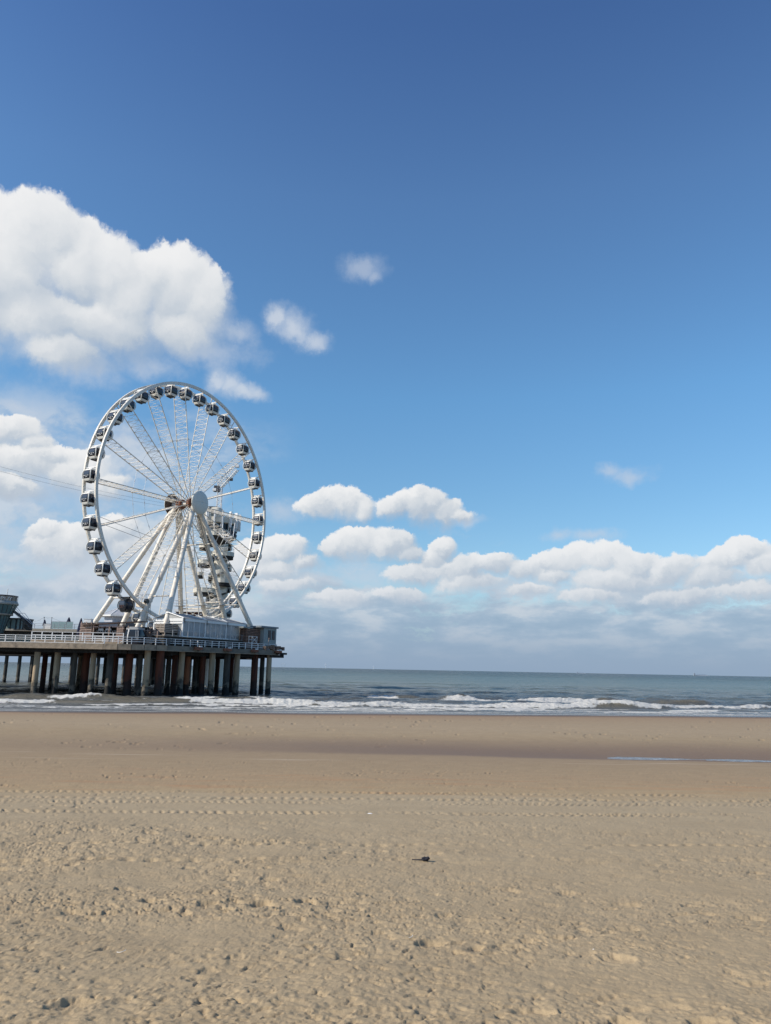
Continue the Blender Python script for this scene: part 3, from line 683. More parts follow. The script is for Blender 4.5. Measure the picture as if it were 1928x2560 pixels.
# overhanging steel landing at the tip
m1 = MB(); tp = L((TIP.x, TIP.y, ZD-.55)); d3 = Vector((E2.x, E2.y, 0)); n3 = Vector((-NIN.x, -NIN.y, 0))
m1.box(tp+d3*.9-n3*1.2, (2.6, 3.6, .35), (d3, n3, Vector((0, 0, 1)))); m1.box(tp+d3*1.9-n3*.4+Vector((0, 0, -.3)), (.4, .6, .7), (d3, n3, Vector((0, 0, 1))))
m1.box(tp+d3*0.0-n3*1.0+Vector((0, 0, -.5)), (3.6, 2.4, .5), (d3, n3, Vector((0, 0, 1)))); m1.build('landing', M_under, pier)

# ------------------------------------------------------------------ Ferris wheel
SC = 1.145
WC = Vector((-33.37*SC, 124.37*SC, CAMH+26.43*SC)); AL = R(27.8)
RW = 20*SC; WS = 2.546*SC/2
wheel = empty('ferris_wheel', (WC.x, WC.y, ZD), -AL)      # local: x = axle (towards the camera's right), y = in the wheel's plane, away
tag(wheel, 'white Ferris wheel with dark glass gondolas standing on the pier deck', 'Ferris wheel')
HZ = WC.z-ZD
def wl(ax, rad, th): return Vector((ax, rad*math.cos(th), HZ+rad*math.sin(th)))   # wheel-local point
for sgn in (1, -1):
    mb = MB(); n = 180; vs = []
    for i in range(n):
        th = 2*math.pi*i/n
        for da, dr in ((-.17, -.27), (.17, -.27), (.17, .27), (-.17, .27)): vs.append(wl(sgn*WS+da, RW+dr, th))
    fs = []
    for i in range(n):
        j = (i+1) % n
        for k in range(4): fs.append((i*4+k, i*4+(k+1) % 4, j*4+(k+1) % 4, j*4+k))
    mb.add(vs, fs, False); rim = mb.build('rim', M_white, wheel)
    rim.data.polygons.foreach_set('use_smooth', [False]*len(rim.data.polygons))
def rot_x(o, th): o.rotation_euler = (th, 0, 0); o.location = (0, 0, HZ)
# crossbar mesh in hub-centred coordinates at angle 0, turned about the axle
mb = MB(); mb.tube((-WS, RW, 0), (WS, RW, 0), .085, n=8); mb.tube((-WS*.98, RW-.2, 0), (-WS*.98, RW+.2, 0), .12, n=6)
cb = mb.build('crossbar', M_white, wheel); rot_x(cb, R(6))
for i in range(1, 36):
    c = cb.copy(); COL.objects.link(c); c.rotation_euler = (R(6+10*i), 0, 0)
# spoke: two chords braced across the axle direction
NW, RJ = 1.30, .54*RW
mb = MB(); r0 = 1.3
def ch(sg, r_): return Vector((sg*(NW+(WS-NW)*(r_/RW)**.8), r_, 0))
for sg in (-1, 1):
    rr = [r0, RJ, RW-.15]
    mb.tube(Vector((sg*NW*.9, .7, 0)), ch(sg, RJ), .085, n=8); mb.tube(ch(sg, RJ), ch(sg, RW-.15), .085, n=8)
    mb.tube(ch(sg, RJ)-Vector((0, .18, 0)), ch(sg, RJ)+Vector((0, .18, 0)), .15, n=8)
k = 16; st = (RW-1.4-3.2)/k
for i in range(k+1):
    r_ = 3.2+i*st; mb.tube(ch(-1, r_), ch(1, r_), .045, n=5)
    if i < k:
        mb.tube(ch(-1, r_), ch(1, r_+st), .024, n=5); mb.tube(ch(1, r_), ch(-1, r_+st), .024, n=5)
mb.tube(ch(-1, RJ+.22), ch(1, RJ+.22), .045, n=5)
sp = mb.build('spoke', M_white, wheel); rot_x(sp, R(1))
for i in range(1, 18):
    c = sp.copy(); COL.objects.link(c); c.rotation_euler = (R(1+20*i), 0, 0)
# stays linking neighbouring spokes half way out
def rp(sg, r_, dg): return Vector((ch(sg, r_).x, r_*math.cos(R(dg)), r_*math.sin(R(dg))))
for sg in (-1, 1):
    mb = MB(); mb.tube(rp(sg, RJ, 0), rp(sg, RJ, 20), .028, n=5)
    c0 = (rp(sg, RJ, 0)+rp(sg, RJ, 20))/2; d0 = (rp(sg, RJ, 20)-rp(sg, RJ, 0)).normalized(); mb.tube(c0-d0*.2, c0+d0*.2, .07, n=6)
    sy = mb.build('stay_cable', M_stay, wheel); rot_x(sy, R(1))
    for i in range(1, 18):
        c = sy.copy(); COL.objects.link(c); c.rotation_euler = (R(1+20*i), 0, 0)
    mb = MB(); mb.tube(rp(sg, RW-.3, 197), rp(sg, RJ, 221), .035, n=5)
    o = mb.build('stay_cable', M_wire, wheel); rot_x(o, 0)
# hub
mb = MB()
for sgn in (-1, 1):
    mb = MB(); mb.tube((sgn*.75, 0, HZ), (sgn*1.45, 0, HZ), .95, .80, n=24); mb.tube((sgn*1.5, 0, HZ), (sgn*1.62, 0, HZ), 1.1, n=24)
    mb.build('hub_flange', M_rust, wheel)
MB().tube((-3.3, 0, HZ), (3.3, 0, HZ), .42, n=20).build('axle', M_leg, wheel)
discm = bpy.data.materials.new('dotted_disc'); discm.use_nodes = True; t = NT(discm.node_tree); b = t.n['Principled BSDF']
tcn = t.n.new('ShaderNodeTexCoord').outputs['Object']; q = t.sep(tcn)
rr_ = t.math('SQRT', t.math('ADD', t.math('MULTIPLY', q[1], q[1]), t.math('MULTIPLY', q[2], q[2])))
an_ = t.math('ARCTAN2', q[1], q[2]); ring = t.math('FRACT', t.math('MULTIPLY', rr_, 7.0)); sec = t.math('FRACT', t.math('MULTIPLY', an_, 22/math.pi))
dot = t.math('MULTIPLY', t.smooth(t.math('ABSOLUTE', t.math('SUBTRACT', ring, .5)), .30, .12), t.smooth(t.math('ABSOLUTE', t.math('SUBTRACT', sec, .5)), .40, .18))
seam_ = t.smooth(t.math('ABSOLUTE', t.math('SUBTRACT', q[2], t.math('MULTIPLY', q[1], 0.05))), .035, .015)
t.put(b.inputs['Base Color'], t.mix(t.math('MAXIMUM', t.math('MULTIPLY', dot, .55), t.math('MULTIPLY', seam_, .7)), (.74, .73, .65, 1), (.30, .31, .27, 1))); b.inputs['Roughness'].default_value = .5
RD = 2.25
def disc(sgn):
    vs = []; n = 48; prof = [(RD*math.sin(a_), .62*math.cos(a_)) for a_ in [i*math.pi/2/12 for i in range(13)]]
    for r_, h in prof:
        for i in range(n):
            th = 2*math.pi*i/n; vs.append((sgn*h, r_*math.cos(th), r_*math.sin(th)))
    fs = [(j*n+i, j*n+(i+1) % n, (j+1)*n+(i+1) % n, (j+1)*n+i) for j in range(len(prof)-1) for i in range(n)]
    mb = MB().add(vs, fs, True); o = mb.build('hub_disc', discm, wheel, (sgn*3.35, 0, HZ))
    so_ = o.modifiers.new('thickness', 'SOLIDIFY'); so_.thickness = .05
    # spoked timber-brown back of the disc
    b2 = MB()
    for i in range(24):
        th = 2*math.pi*i/24; b2.tube((sgn*.02, .4*math.cos(th), .4*math.sin(th)), (sgn*-.02, (RD-.08)*math.cos(th), (RD-.08)*math.sin(th)), .03, n=4)

    vs = []; n = 40
    for r_ in (.3, RD-.1):
        for x_ in (0.03,):
            for i in range(n):
                th = 2*math.pi*i/n; vs.append((sgn*x_, r_*math.cos(th), r_*math.sin(th)))
    b2.add(vs, [(i, (i+1) % n, n+(i+1) % n, n+i) for i in range(n)])
    b2.build('back_plate', M_backplate, o)
M_backplate = mat('brown_back_plate', (.10, .075, .06), .8, var=.4)
disc(1); disc(-1)
# support legs (axle-end height to deck)
def foot(s, ou, wd):
    U = 13.16 if s > 0 else 12.59
    A_ = ((2.30, 9.05) if s > 0 else (1.83, 9.87))[ou]
    f = SC/1.1
    return Vector((s*A_*f, wd*U*f, 0))
legs = {}
for s in (1, -1):
    for ou in (0, 1):
        for wd in (-1, 1):
            top = Vector((s*2.3, wd*.25, HZ-.1)); ft = foot(s, ou, wd); d = (ft-top)
            # extend the fitted line down to the deck
            mb = MB(); mb.tube(top, top+d*.04, .28, .42, n=16); mb.tube(top+d*.04, top+d*.93, .44, .44, n=16); mb.tube(top+d*.93, ft, .44, .62, n=16)
            for f in (.18, .36, .56, .78): c_ = top+d*f; mb.tube(c_-d.normalized()*.06, c_+d.normalized()*.06, .53, n=16)
            mb.box(ft+Vector((0, 0, .1)), (1.6, 1.6, .2))
            lg = mb.build('support_leg', M_leg, wheel); legs[(s, ou, wd)] = (top, ft)
            if (s, ou, wd) in ((1, 0, 1), (-1, 0, -1), (-1, 1, -1), (-1, 1, 1)):
                side = Vector((0, -wd, 0))*.5; lb = MB(); k = 60
                for q in (-.18, .18): lb.tube(top+d*.08+side+Vector((q, 0, 0)), ft+side*1.1+Vector((q, 0, .4)), .035, n=4)
                for i in range(k): c_ = top+d*(.08+.9*i/k)+side; lb.tube(c_-Vector((.18, 0, 0)), c_+Vector((.18, 0, 0)), .022, n=4)
                lb.build('ladder', M_darkmetal, lg)
def lp(key, f): a_, b2 = legs[key]; return a_+(b2-a_)*f
# braces and service platforms low between the legs
for key0, key1, f in (((1, 0, 1), (1, 1, 1), .68), ((1, 0, -1), (1, 1, -1), .68), ((-1, 0, 1), (-1, 1, 1), .68), ((-1, 0, -1), (-1, 1, -1), .68), ((-1, 0, 1), (1, 0, 1), .66), ((-1, 0, -1), (1, 0, -1), .9), ((1, 0, 1), (-1, 1, 1), .70)):
    MB().tube(lp(key0, f), lp(key1, f), .13, n=10).build('leg_brace', M_leg, wheel)
MB().tube(lp((1, 0, 1), .27)+Vector((1.4, -.6, 0)), lp((-1, 0, 1), .27)+Vector((-.9, -.6, 0)), .12, n=8).build('leg_brace', M_leg, wheel)
for key in ((1, 0, 1), (-1, 0, 1), (-1, 1, 1)):
    c_ = lp(key, .67); mb = MB(); mb.box(c_+Vector((0, -.3, -.3)), (2.2, 1.8, .08))
    for dx in (-1.1, 0, 1.1):
        for dy in (-1.2, .6): mb.tube(c_+Vector((dx, dy, -.3)), c_+Vector((dx, dy, .85)), .035, n=5)
    for z_ in (.3, .85):
        mb.poly([c_+Vector((a_, b2, z_)) for a_, b2 in ((-1.1, -1.2), (1.1, -1.2), (1.1, .6), (-1.1, .6))], .03, 5, True)
    mb.build('service_platform', M_steel, wheel)
# drive unit at the lower left of the rim
dc = wl(.9, RW, R(243)); mb = MB()
mb.box(dc+Vector((.4, .2, .3)), (2.0, 1.3, .8)); mb.box(dc+Vector((1.4, .2, .3)), (.5, 1.0, 1.2))
for dx in (1.2,): mb.tube(dc+Vector((dx, .3, 0)), Vector((dc.x+dx, dc.y-.9, 0)), .40, n=12)
du = mb.build('drive_unit', M_leg, wheel)
mb = MB()
for dx in (-.9, 0, .9, 1.8):
    for dy in (-.6, .9): mb.tube(dc+Vector((dx, dy, .8)), dc+Vector((dx, dy, 2.1)), .035, n=5)
for z_ in (1.4, 2.1): mb.poly([dc+Vector((a_, b2, z_)) for a_, b2 in ((-.9, -.6), (1.8, -.6), (1.8, .9), (-.9, .9))], .03, 5, True)
for q in (-.2, .2): mb.tube(dc+Vector((2.2, q, 1.8)), Vector((dc.x+3.4, dc.y-1.2+q, .1)), .04, n=5)
for i in range(16):
    c_ = dc+Vector((2.2, 0, 1.8))+(Vector((dc.x+3.4, dc.y-1.2, .1))-dc-Vector((2.2, 0, 1.8)))*(i/16); mb.tube(c_-Vector((0, .2, 0)), c_+Vector((0, .2, 0)), .025, n=4)
mb.build('guard_rail', M_steel, du)
mb = MB(); mb.tube(dc+Vector((2.0, -.9, .8)), dc+Vector((2.5, -.9, .8)), .42, n=14); mb.build('drive_tyre', M_black, du)

# gondola: barrel-sided cabin hung from a crossbar; body is the dark glass, frame and fittings are its own pieces
GL = 1.0
def gw(tz):                                            # half width at relative height 0..1
    return .70+.30*math.sin(math.pi*min(1, max(0, tz)))**.8*1.0 if 0 < tz < 1 else .70
def sq(th, half, p=7.0):
    c_, s_ = math.cos(th), math.sin(th); r_ = (abs(c_)**p+abs(s_)**p)**(-1/p); return half*r_*c_, half*r_*s_
GH = 2.0
def shell(mb, z0, z1, scale, n=32, m_=8, top=True, bot=True):
    vs = []
    for j in range(m_+1):
        tz = (z0+(z1-z0)*j/m_)/GH; h = gw(tz)*scale*GL
        for i in range(n): x, y = sq(2*math.pi*(i+.5)/n, h); vs.append((x, y, tz*GH))
    fs = [(j*n+i, j*n+(i+1) % n, (j+1)*n+(i+1) % n, (j+1)*n+i) for j in range(m_) for i in range(n)]
    if bot: fs.append(tuple(range(n))[::-1])
    if top: fs.append(tuple(range(m_*n, m_*n+n)))
    mb.add(vs, fs, False)
def gondola(parent, m_frame, m_shell):
    mb = MB(); shell(mb, .30, 1.80, .965)
    g = mb.build('gondola', M_cabglass, parent)
    mb = MB(); shell(mb, .0, .36, 1.0, m_=3); shell(mb, 1.76, 1.99, 1.0, m_=2)
    # corner posts follow the bulge
    for cx in (-1, 1):
        for cy in (-1, 1):
            prev = None
            for j in range(9):
                z_ = .30+1.5*j/8; h = gw(z_/GH)*.985*GL*.965; q = Vector((cx*h, cy*h, z_))
                if prev: 
                    mb.tube(prev, q, .085, n=6)
                prev = q
    mb.build('frame', m_shell, g)
    mb = MB(); vs = []                                 # lighter window pane, one to each side
    for zz_ in (1.00, 1.16, 1.32, 1.48, 1.64):
        for uu in (-.52, .52): vs.append(Vector((gw(zz_/GH)*.965*GL+.012, uu, zz_)))
    mb.add(vs, [(2*i, 2*i+1, 2*i+3, 2*i+2) for i in range(4)])
    wp = mb.build('window_pane', M_cabpane, g)
    for k in range(1, 4):
        c = wp.copy(); COL.objects.link(c); c.rotation_euler = (0, 0, k*math.pi/2)
    mb = MB()
    for k in (1, 3, 0, 2):
        rotm = Matrix.Rotation(k*math.pi/2, 3, 'Z'); h = gw(.44)*.965*GL+.03
        if k in (1, 3):
            for (u0, ww, hh_) in ((-.42, .34, .07), (.0, .13, .14), (.40, .22, .07), ): mb.box(rotm @ Vector((h, u0, .86)), (.02, ww, hh_), (rotm @ Vector((1, 0, 0)), rotm @ Vector((0, 1, 0)), Vector((0, 0, 1))))
            mb.box(rotm @ Vector((h-.01, 0, .62)), (.02, .5, .04), (rotm @ Vector((1, 0, 0)), rotm @ Vector((0, 1, 0)), Vector((0, 0, 1))))
    mb.build('emblem', M_white2 if m_frame is not M_black else M_rust, g)
    mb = MB()
    mb.box((0, 0, -.05), (1.2, 1.2, .10)); mb.box((.45, 0, -.12), (.25, 1.25, .08)); mb.box((-.45, 0, -.12), (.25, 1.25, .08)); mb.build('undercarriage', M_darkmetal, g)
    mb = MB(); mb.box((0, 0, GH+.04), (1.3, .9, .10))
    for x in (-.75, .75): mb.tube((x, 0, GH), (x, 0, GH+.40), .07, n=6); mb.tube((x, -.4, GH), (x, 0, GH+.40), .045, n=6)
    mb.box((-.1, .1, GH+.16), (.7, .55, .20)); mb.tube((-WS, 0, GH+.40), (WS, 0, GH+.40), .10, n=8)
    mb.build('hanger', m_frame, g)
    return g
g0 = gondola(wheel, M_white2, M_cream); g0.data.materials[0] = M_cabglass
gb = gondola(wheel, M_black, M_black)
def place_g(g, dg):
    q = wl(0, RW, R(dg)); g.location = (q.x, q.y, q.z-GH-.40)
proto_k = kids(g0)
for i in range(36):
    dg = 6+10*i
    if dg == 236: place_g(gb, dg); tag(gb, 'all black gondola, the only one on the wheel without a pale frame'); continue
    g = g0 if i == 0 else copy_tree(g0, wheel)
    place_g(g, dg)
    g.rotation_euler = (random.uniform(-.02, .02), 0, 0)

# ------------------------------------------------------------------ things on the deck
AV = Vector((math.cos(AL), -math.sin(AL), 0)); UV = Vector((math.sin(AL), math.cos(AL), 0)); KV = Vector((0, 0, 1))
TZ = 9.55                                              # raised terrace level
def P3(px, Y, z): return Vector((xat(px, Y, z), Y, z))
# terrace under the huts and pavilion
c0 = P3(446, 124.5, ZD)
terr = empty('terrace', (c0.x, c0.y, ZD), -AL)
tag(terr, 'dark timber terrace raised above the pier deck under the glass pavilion', 'terrace')
MB().box((-4.4, 9.5, (TZ-ZD)/2-.03), (8.6, 25.5, TZ-ZD-.08)).build('terrace_base', M_under, terr)
MB().box((-4.4, 9.5, TZ-ZD-.04), (9.0, 25.9, .08)).build('terrace_floor', M_wood, terr)
mb = MB(); railing(mb, Vector((0.0, -1.5, 0)), Vector((0.0, 21.5, 0)), TZ-ZD, 1.0, 1.75, (.97,), .022, .03); mb.build('railing', M_steel, terr)
for i in range(22): MB().box((0.16, -2.5+i*1.1, .62), (.25, .5+.3*random.random(), .5+.6*random.random())).build('front_panel', M_darkmetal, terr)

# glass pavilion
cP = P3(455, 127.0, TZ)
pav = empty('glass_pavilion', cP, -AL)
tag(pav, 'long white framed glass pavilion with grey peaked roofs beside the wheel', 'pavilion')
PLn, PWd, PH = 16.6, 6.3, 3.0                          # local: +y along the facade, -x into depth
fr = MB(); eave = PH
for yb in (0, 5.53, 11.06, 16.6):
    for xb in (0, -PWd):
        fr.box((xb, yb, eave/2), (.22, .22, eave))
for xb in (0, -PWd): fr.box((xb+.02, PLn/2, eave-.12), (.26, PLn+.4, .46))
for yb in (0, PLn): fr.box((-PWd/2, yb, eave-.12), (PWd+.3, .27, .46)); 
fr.box((-PWd/2, -.13, eave-.62), (PWd+.1, .10, .30))
for k in range(3):
    for q in (1.4, 2.75, 4.15): fr.box((0.0, k*5.53+q, eave/2-.15), (.10, .09, eave-.5))
fr.box((0, PLn/2, .12), (.14, PLn, .22)); fr.box((-PWd/2, 0, .12), (PWd, .14, .22))
for q in (-2.1, -4.2): fr.box((q, 0, eave/2-.15), (.09, .10, eave-.5))
fr.build('frame', M_white2, pav)
rf = MB()
for k in range(3):
    y0, y1 = k*5.53-.12*(k == 0), (k+1)*5.53+.12*(k == 2); ax_, ay = -PWd/2, (y0+y1)/2; z0 = eave+.12; z1 = eave+1.05
    vs = [(.25, y0, z0), (.25, y1, z0), (-PWd-.25, y1, z0), (-PWd-.25, y0, z0), (ax_, ay-1.2*(k > 0)-(2.6 if k == 0 else 0), z1), (ax_, ay+1.2+(0), z1)]
    rf.add(vs, [(0, 1, 5, 4), (1, 2, 5), (2, 3, 4, 5), (3, 0, 4), (3, 2, 1, 0)])
rf.build('roof', M_roof, pav)
rb = MB()
for k in range(3):
    y0, y1 = k*5.53, (k+1)*5.53; ax_, ay = -PWd/2, (y0+y1)/2; z0 = eave+.18; z1 = eave+1.11
    rb.tube((.2, y1, z0), (ax_, ay+1.2, z1), .07, n=5)
    if k: rb.tube((.2, y0, z0), (ax_, ay-1.2, z1), .05, n=5)
rb.tube((.25, -.15, eave+.15), (-PWd/2, -.15, eave+1.1), .11, n=6); rb.tube((-PWd-.25, -.15, eave+.15), (-PWd/2, -.15, eave+1.1), .11, n=6)
rb.build('roof_ribs', M_white2, pav)
gl = MB(); gl.box((-.02, PLn/2, eave/2), (.03, PLn-.1, eave-.2)); gl.box((-PWd+.02, PLn/2, eave/2), (.03, PLn-.1, eave-.2)); gl.box((-PWd/2, .02, eave/2), (PWd-.1, .03, eave-.2)); gl.box((-PWd/2, PLn-.02, eave/2), (PWd-.1, .03, eave-.2))
gl.build('glazing', M_glass, pav)
bl = MB(); bl.box((-.09, 2.85, eave-.3-.85), (.03, 4.9, 1.75)); bl.build('blind', M_blind, pav)
tr_ = MB(); tr_.add([(-.06, 2.2, 2.0), (-.06, 2.7, 2.0), (-.06, 2.45, 2.7)], [(0, 1, 2)]); tr_.build('triangle_mark', M_white2, pav)
fu = MB()
for i in range(9):
    y = 1+i*1.8; fu.box((-1.5-1.1*(i % 3), y, .72), (.8, .8, .06)); fu.tube((-1.5-1.1*(i % 3), y, .05), (-1.5-1.1*(i % 3), y, .7), .05, n=6)
    fu.box((-1.0-1.1*(i % 3), y+.5, .45), (.4, .4, .9))
fu.build('table_and_chairs', M_darkmetal, pav)
MB().box((-PWd/2, PLn/2, .03), (PWd-.3, PLn-.3, .04)).build('floor', M_wood, pav)
for yb in (0, 5.53, 11.06, 16.6): MB().tube((.30, yb+.1, eave+.05), (.30, yb+.1, eave-.75), .06, n=6).build('downpipe', M_darkmetal, pav)

# slatted hut round the near left leg
hc = P3(407, 124.6, ZD)
hut = empty('slatted_hut', hc, -AL); tag(hut, 'tall weathered plank enclosure around the foot of a wheel leg', 'hut')
def planked(name, c_, size, m_, par, th=.035, gap=.27, hgt=.17):
    mb = MB(); x, y, z = c_; sx_, sy_, sz_ = size
    k = int(sz_/gap)
    for i in range(k):
        zz_ = z-sz_/2+gap*(i+.5)
        for sd in (-1, 1):
            mb.box((x+random.uniform(-.05, .05), y+sd*(sy_/2), zz_), (sx_+random.uniform(-.12, .12), th, hgt)); mb.box((x+sd*(sx_/2), y+random.uniform(-.05, .05), zz_), (th, sy_+random.uniform(-.12, .12), hgt))
    for sx2 in (-1, 0, 1):
        for sd in (-1, 1): mb.box((x+sx2*(sx_/2-.1), y+sd*(sy_/2-.06), z), (.1, .08, sz_)); mb.box((x+sd*(sx_/2-.06), y+sx2*(sy_/2-.1), z), (.08, .1, sz_))
    return mb.build(name, m_, par)
M_plankg = mat('grey_planks', (.36, .31, .26), .9, var=.35, vscale=2.5, dirt=(.12, .09, .07), dscale=2.0, stretch=(.4, .4, 6))
M_plankr = mat('pinkish_planks', (.46, .33, .26), .9, var=.3, vscale=2.5, dirt=(.18, .10, .07), dscale=2.0, stretch=(.4, .4, 6))
planked('upper_planking', (-1.0, 2.0, 2.9), (2.0, 3.8, 1.5), M_plankg, hut)
planked('lower_planking', (-1.0, 2.1, 1.1), (2.6, 4.3, 2.15), M_plankg, hut)
MB().box((-1.0, 2.05, 1.8), (1.8, 3.6, 3.55)).build('core', M_under, hut)
hc2 = P3(372, 122.6, ZD)
hut2 = empty('plank_wall', hc2, -AL); tag(hut2, 'low pinkish plank enclosure left of the tall plank hut', 'hut')
planked('planking', (-.5, .8, 1.3), (1.6, 1.7, 2.6), M_plankr, hut2)
MB().box((-.5, .8, 1.28), (1.4, 1.5, 2.5)).build('core', M_under, hut2)

# person on the steps between the plank walls
def skin_person(name, loc, rz, height, cloth, label):
    joints = {'pelvis': (0, 0, .93, .15, .11), 'waist': (0, .01, 1.08, .14, .10), 'chest': (0, .01, 1.30, .17, .115), 'neckb': (0, .0, 1.45, .10, .08), 'neck': (0, -.01, 1.52, .055, .055), 'headl': (0, -.03, 1.60, .075, .085), 'head': (0, -.03, 1.68, .085, .10), 'crown': (0, -.02, 1.76, .05, .06)}
    seq = ['pelvis', 'waist', 'chest', 'neckb', 'neck', 'headl', 'head', 'crown']
    V_ = []; E2_ = []; Rr = []
    for s_ in seq: x, y, z, a_, b2 = joints[s_]; V_.append((x, y, z)); Rr.append((a_, b2))
    E2_ += [(i, i+1) for i in range(len(seq)-1)]
    def chain(start, pts):
        prev = start
        for x, y, z, r_ in pts: V_.append((x, y, z)); Rr.append((r_, r_)); E2_.append((prev, len(V_)-1)); prev = len(V_)-1
        return prev
    for s_ in (-1, 1):
        chain(0, [(s_*.10, 0, .86, .095), (s_*.11, -.02*s_, .50, .062), (s_*.12, .03*s_, .10, .045), (s_*.13, -.10+.03*s_, .04, .04)])
        e = chain(3, [(s_*.19, 0, 1.40, .06), (s_*.23, .02, 1.13, .045), (s_*.22, -.16, .94, .033), (s_*.21, -.24, .91, .03)])
        for k in range(4): chain(e, [(s_*.21+(k-1.5)*.018, -.31, .90-.01*k, .009), (s_*.21+(k-1.5)*.018, -.335, .875, .008)])
        chain(e, [(s_*.17, -.28, .92, .010), (s_*.165, -.30, .90, .009)])
    me = bpy.data.meshes.new(name); me.from_pydata(V_, E2_, []); o = bpy.data.objects.new(name, me); COL.objects.link(o)
    sm_ = o.modifiers.new('skin', 'SKIN'); su = o.modifiers.new('sub', 'SUBSURF'); su.levels = su.render_levels = 1
    for i, d in enumerate(me.skin_vertices[0].data): d.radius = Rr[i]
    me.skin_vertices[0].data[0].use_root = True
    me.materials.append(cloth); o.location = loc; o.rotation_euler = (0, 0, rz); o.scale = (height/1.8,)*3
    tag(o, label, 'person'); return o
def person_mat(nm, shirt, trousers, skin=(.45, .28, .2)):
    m_ = bpy.data.materials.new(nm); m_.use_nodes = True; t = NT(m_.node_tree); b = t.n['Principled BSDF']
    z = t.sep(t.n.new('ShaderNodeTexCoord').outputs['Object'])[2]
    c = t.mix(t.smooth(z, .93, .95), (*trousers, 1), (*shirt, 1)); c = t.mix(t.smooth(z, 1.50, 1.52), c, (*skin, 1)); c = t.mix(t.smooth(z, 1.70, 1.72), c, (.02, .015, .01, 1))
    t.put(b.inputs['Base Color'], c); b.inputs['Roughness'].default_value = .85; return m_
st_p = P3(377.5, 121.8, 8.0)
steps = empty('deck_steps', (st_p.x, st_p.y, ZD), -AL); tag(steps, 'short timber steps between the plank enclosures on the pier', 'steps')
for i in range(7): MB().box((0, .25*i-.65, .17*i+.085), (.9, .6 if i == 6 else .3, .17)).build('step', M_wood, steps)
MB().box((.5, .7, 1.1), (.08, .08, 2.2)).build('handrail_post', M_plankr, steps)
pz = P3(377.5, 122.3, ZD+1.2)
skin_person('person', (pz.x, pz.y, ZD+1.19), R(205), 1.76, person_mat('dark_clothes', (.016, .016, .022), (.012, .012, .016)), 'person in dark clothes standing on the steps by the plank hut')
pz = P3(60, 119.3, ZD)

# beach bar on the deck, left
bc_ = P3(197, 122.0, ZD)
barh = empty('beach_bar', bc_, 0); tag(barh, 'low timber bar hut with a brown lean-to roof near the railing', 'bar hut')
Lb = xat(352, 122, ZD)-bc_.x
planked('side_wall', (.9, 1.5, 1.75), (1.8, 3.0, 3.5), M_plankr, barh)
MB().box((.9, 1.5, 1.7), (1.6, 2.8, 3.3)).build('side_core', M_under, barh)
mb = MB(); mb.box((Lb/2+.8, 3.6, 1.5), (Lb-1.6, .1, 3.0)); mb.build('back_wall', M_under, barh)
mb = MB(); mb.add([(.3, -.3, 3.05), (Lb-.3, -.3, 3.75), (Lb-.3, 3.8, 3.95), (.3, 3.8, 3.30), (.3, -.3, 2.90), (Lb-.3, -.3, 3.6), (Lb-.3, 3.8, 3.8), (.3, 3.8, 3.15)], [(0, 1, 2, 3), (7, 6, 5, 4), (0, 4, 5, 1), (1, 5, 6, 2), (2, 6, 7, 3), (3, 7, 4, 0)])
mb.build('roof', mat('brown_awning', (.075, .045, .035), .8, var=.3), barh)
M_salmon = mat('salmon_boards', (.50, .33, .27), .8)
for i in range(5): MB().box((2.4+i*1.0, .02, 2.72+i*.02), (.85, .04, .14)).build('sign_board', M_salmon, barh)
mb = MB(); mb.box((4.0, .3, .6), (4.2, .5, 1.2)); mb.box((4.0, .28, 1.25), (4.5, .8, .07)); mb.build('counter', M_plankg, barh)
planked('pillar', (6.3, .4, 1.6), (1.0, .8, 3.2), M_plankr, barh)
for x_ in (2.1, 4.6, 7.6, Lb-.6): MB().box((x_, 0, 1.5), (.12, .12, 3.0)).build('post', M_plankr, barh)
mb = MB()
for i in range(14): mb.tube((2.4+i*.27, .9, 1.9), (2.4+i*.27, .9, 2.2+.05*(i % 3)), .05, n=6)
mb.box((4.2, 1.0, 1.87), (4.0, .3, .04)); mb.build('bottle_shelf', M_stay, barh)
MB().box((3.0, .75, 2.35), (.8, .05, .35)).build('menu_board', M_stay, barh); MB().box((4.2, .75, 2.4), (.9, .05, .3)).build('menu_board', M_stay, barh)
wb = P3(216, 124.5, ZD); mb = MB(); mb.box((0, 0, 0), (1.15, 1.0, .55)); mb.box((0, 0, .31), (1.25, 1.1, .06)); o = mb.build('rooftop_box', M_white2, None, (wb.x, wb.y, ZD+3.75)); tag(o, 'small white box unit standing on the bar hut roof', 'roof unit')
# spare gondola parked on the deck behind the railing
pg = P3(336, 121.4, ZD)
spare = empty('parked_gondola', pg, -AL*.5); tag(spare, 'dark glass gondola cabin parked on the deck behind the railing', 'gondola cabin')
def shell2(mb, z0, z1, sx_, sy_, m_=8, n=32, H=2.6, sc_=1.0):
    vs = []
    for j in range(m_+1):
        tz = (z0+(z1-z0)*j/m_); w_ = .86+.14*math.sin(math.pi*min(1, max(0, (tz+.15*H)/(H*1.08)))) 
        for i in range(n): x, y = sq(2*math.pi*(i+.5)/n, 1.0, 6); vs.append((x*sx_*w_*sc_, y*sy_*w_*sc_, tz))
    fs = [(j*n+i, j*n+(i+1) % n, (j+1)*n+(i+1) % n, (j+1)*n+i) for j in range(m_) for i in range(n)]+[tuple(range(n))[::-1], tuple(range(m_*n, m_*n+n))]
    mb.add(vs, fs, False)
mb = MB(); shell2(mb, .1, 2.35, 1.5, 1.1); mb.build('cabin_glass', M_cabglass, spare)
mb = MB(); shell2(mb, 2.35, 2.62, 1.47, 1.07, 2, sc_=1.0); shell2(mb, 2.6, 2.8, 1.0, .75, 2); mb.build('roof', mat('grey_roof', (.30, .30, .30), .5), spare)
mb = MB()
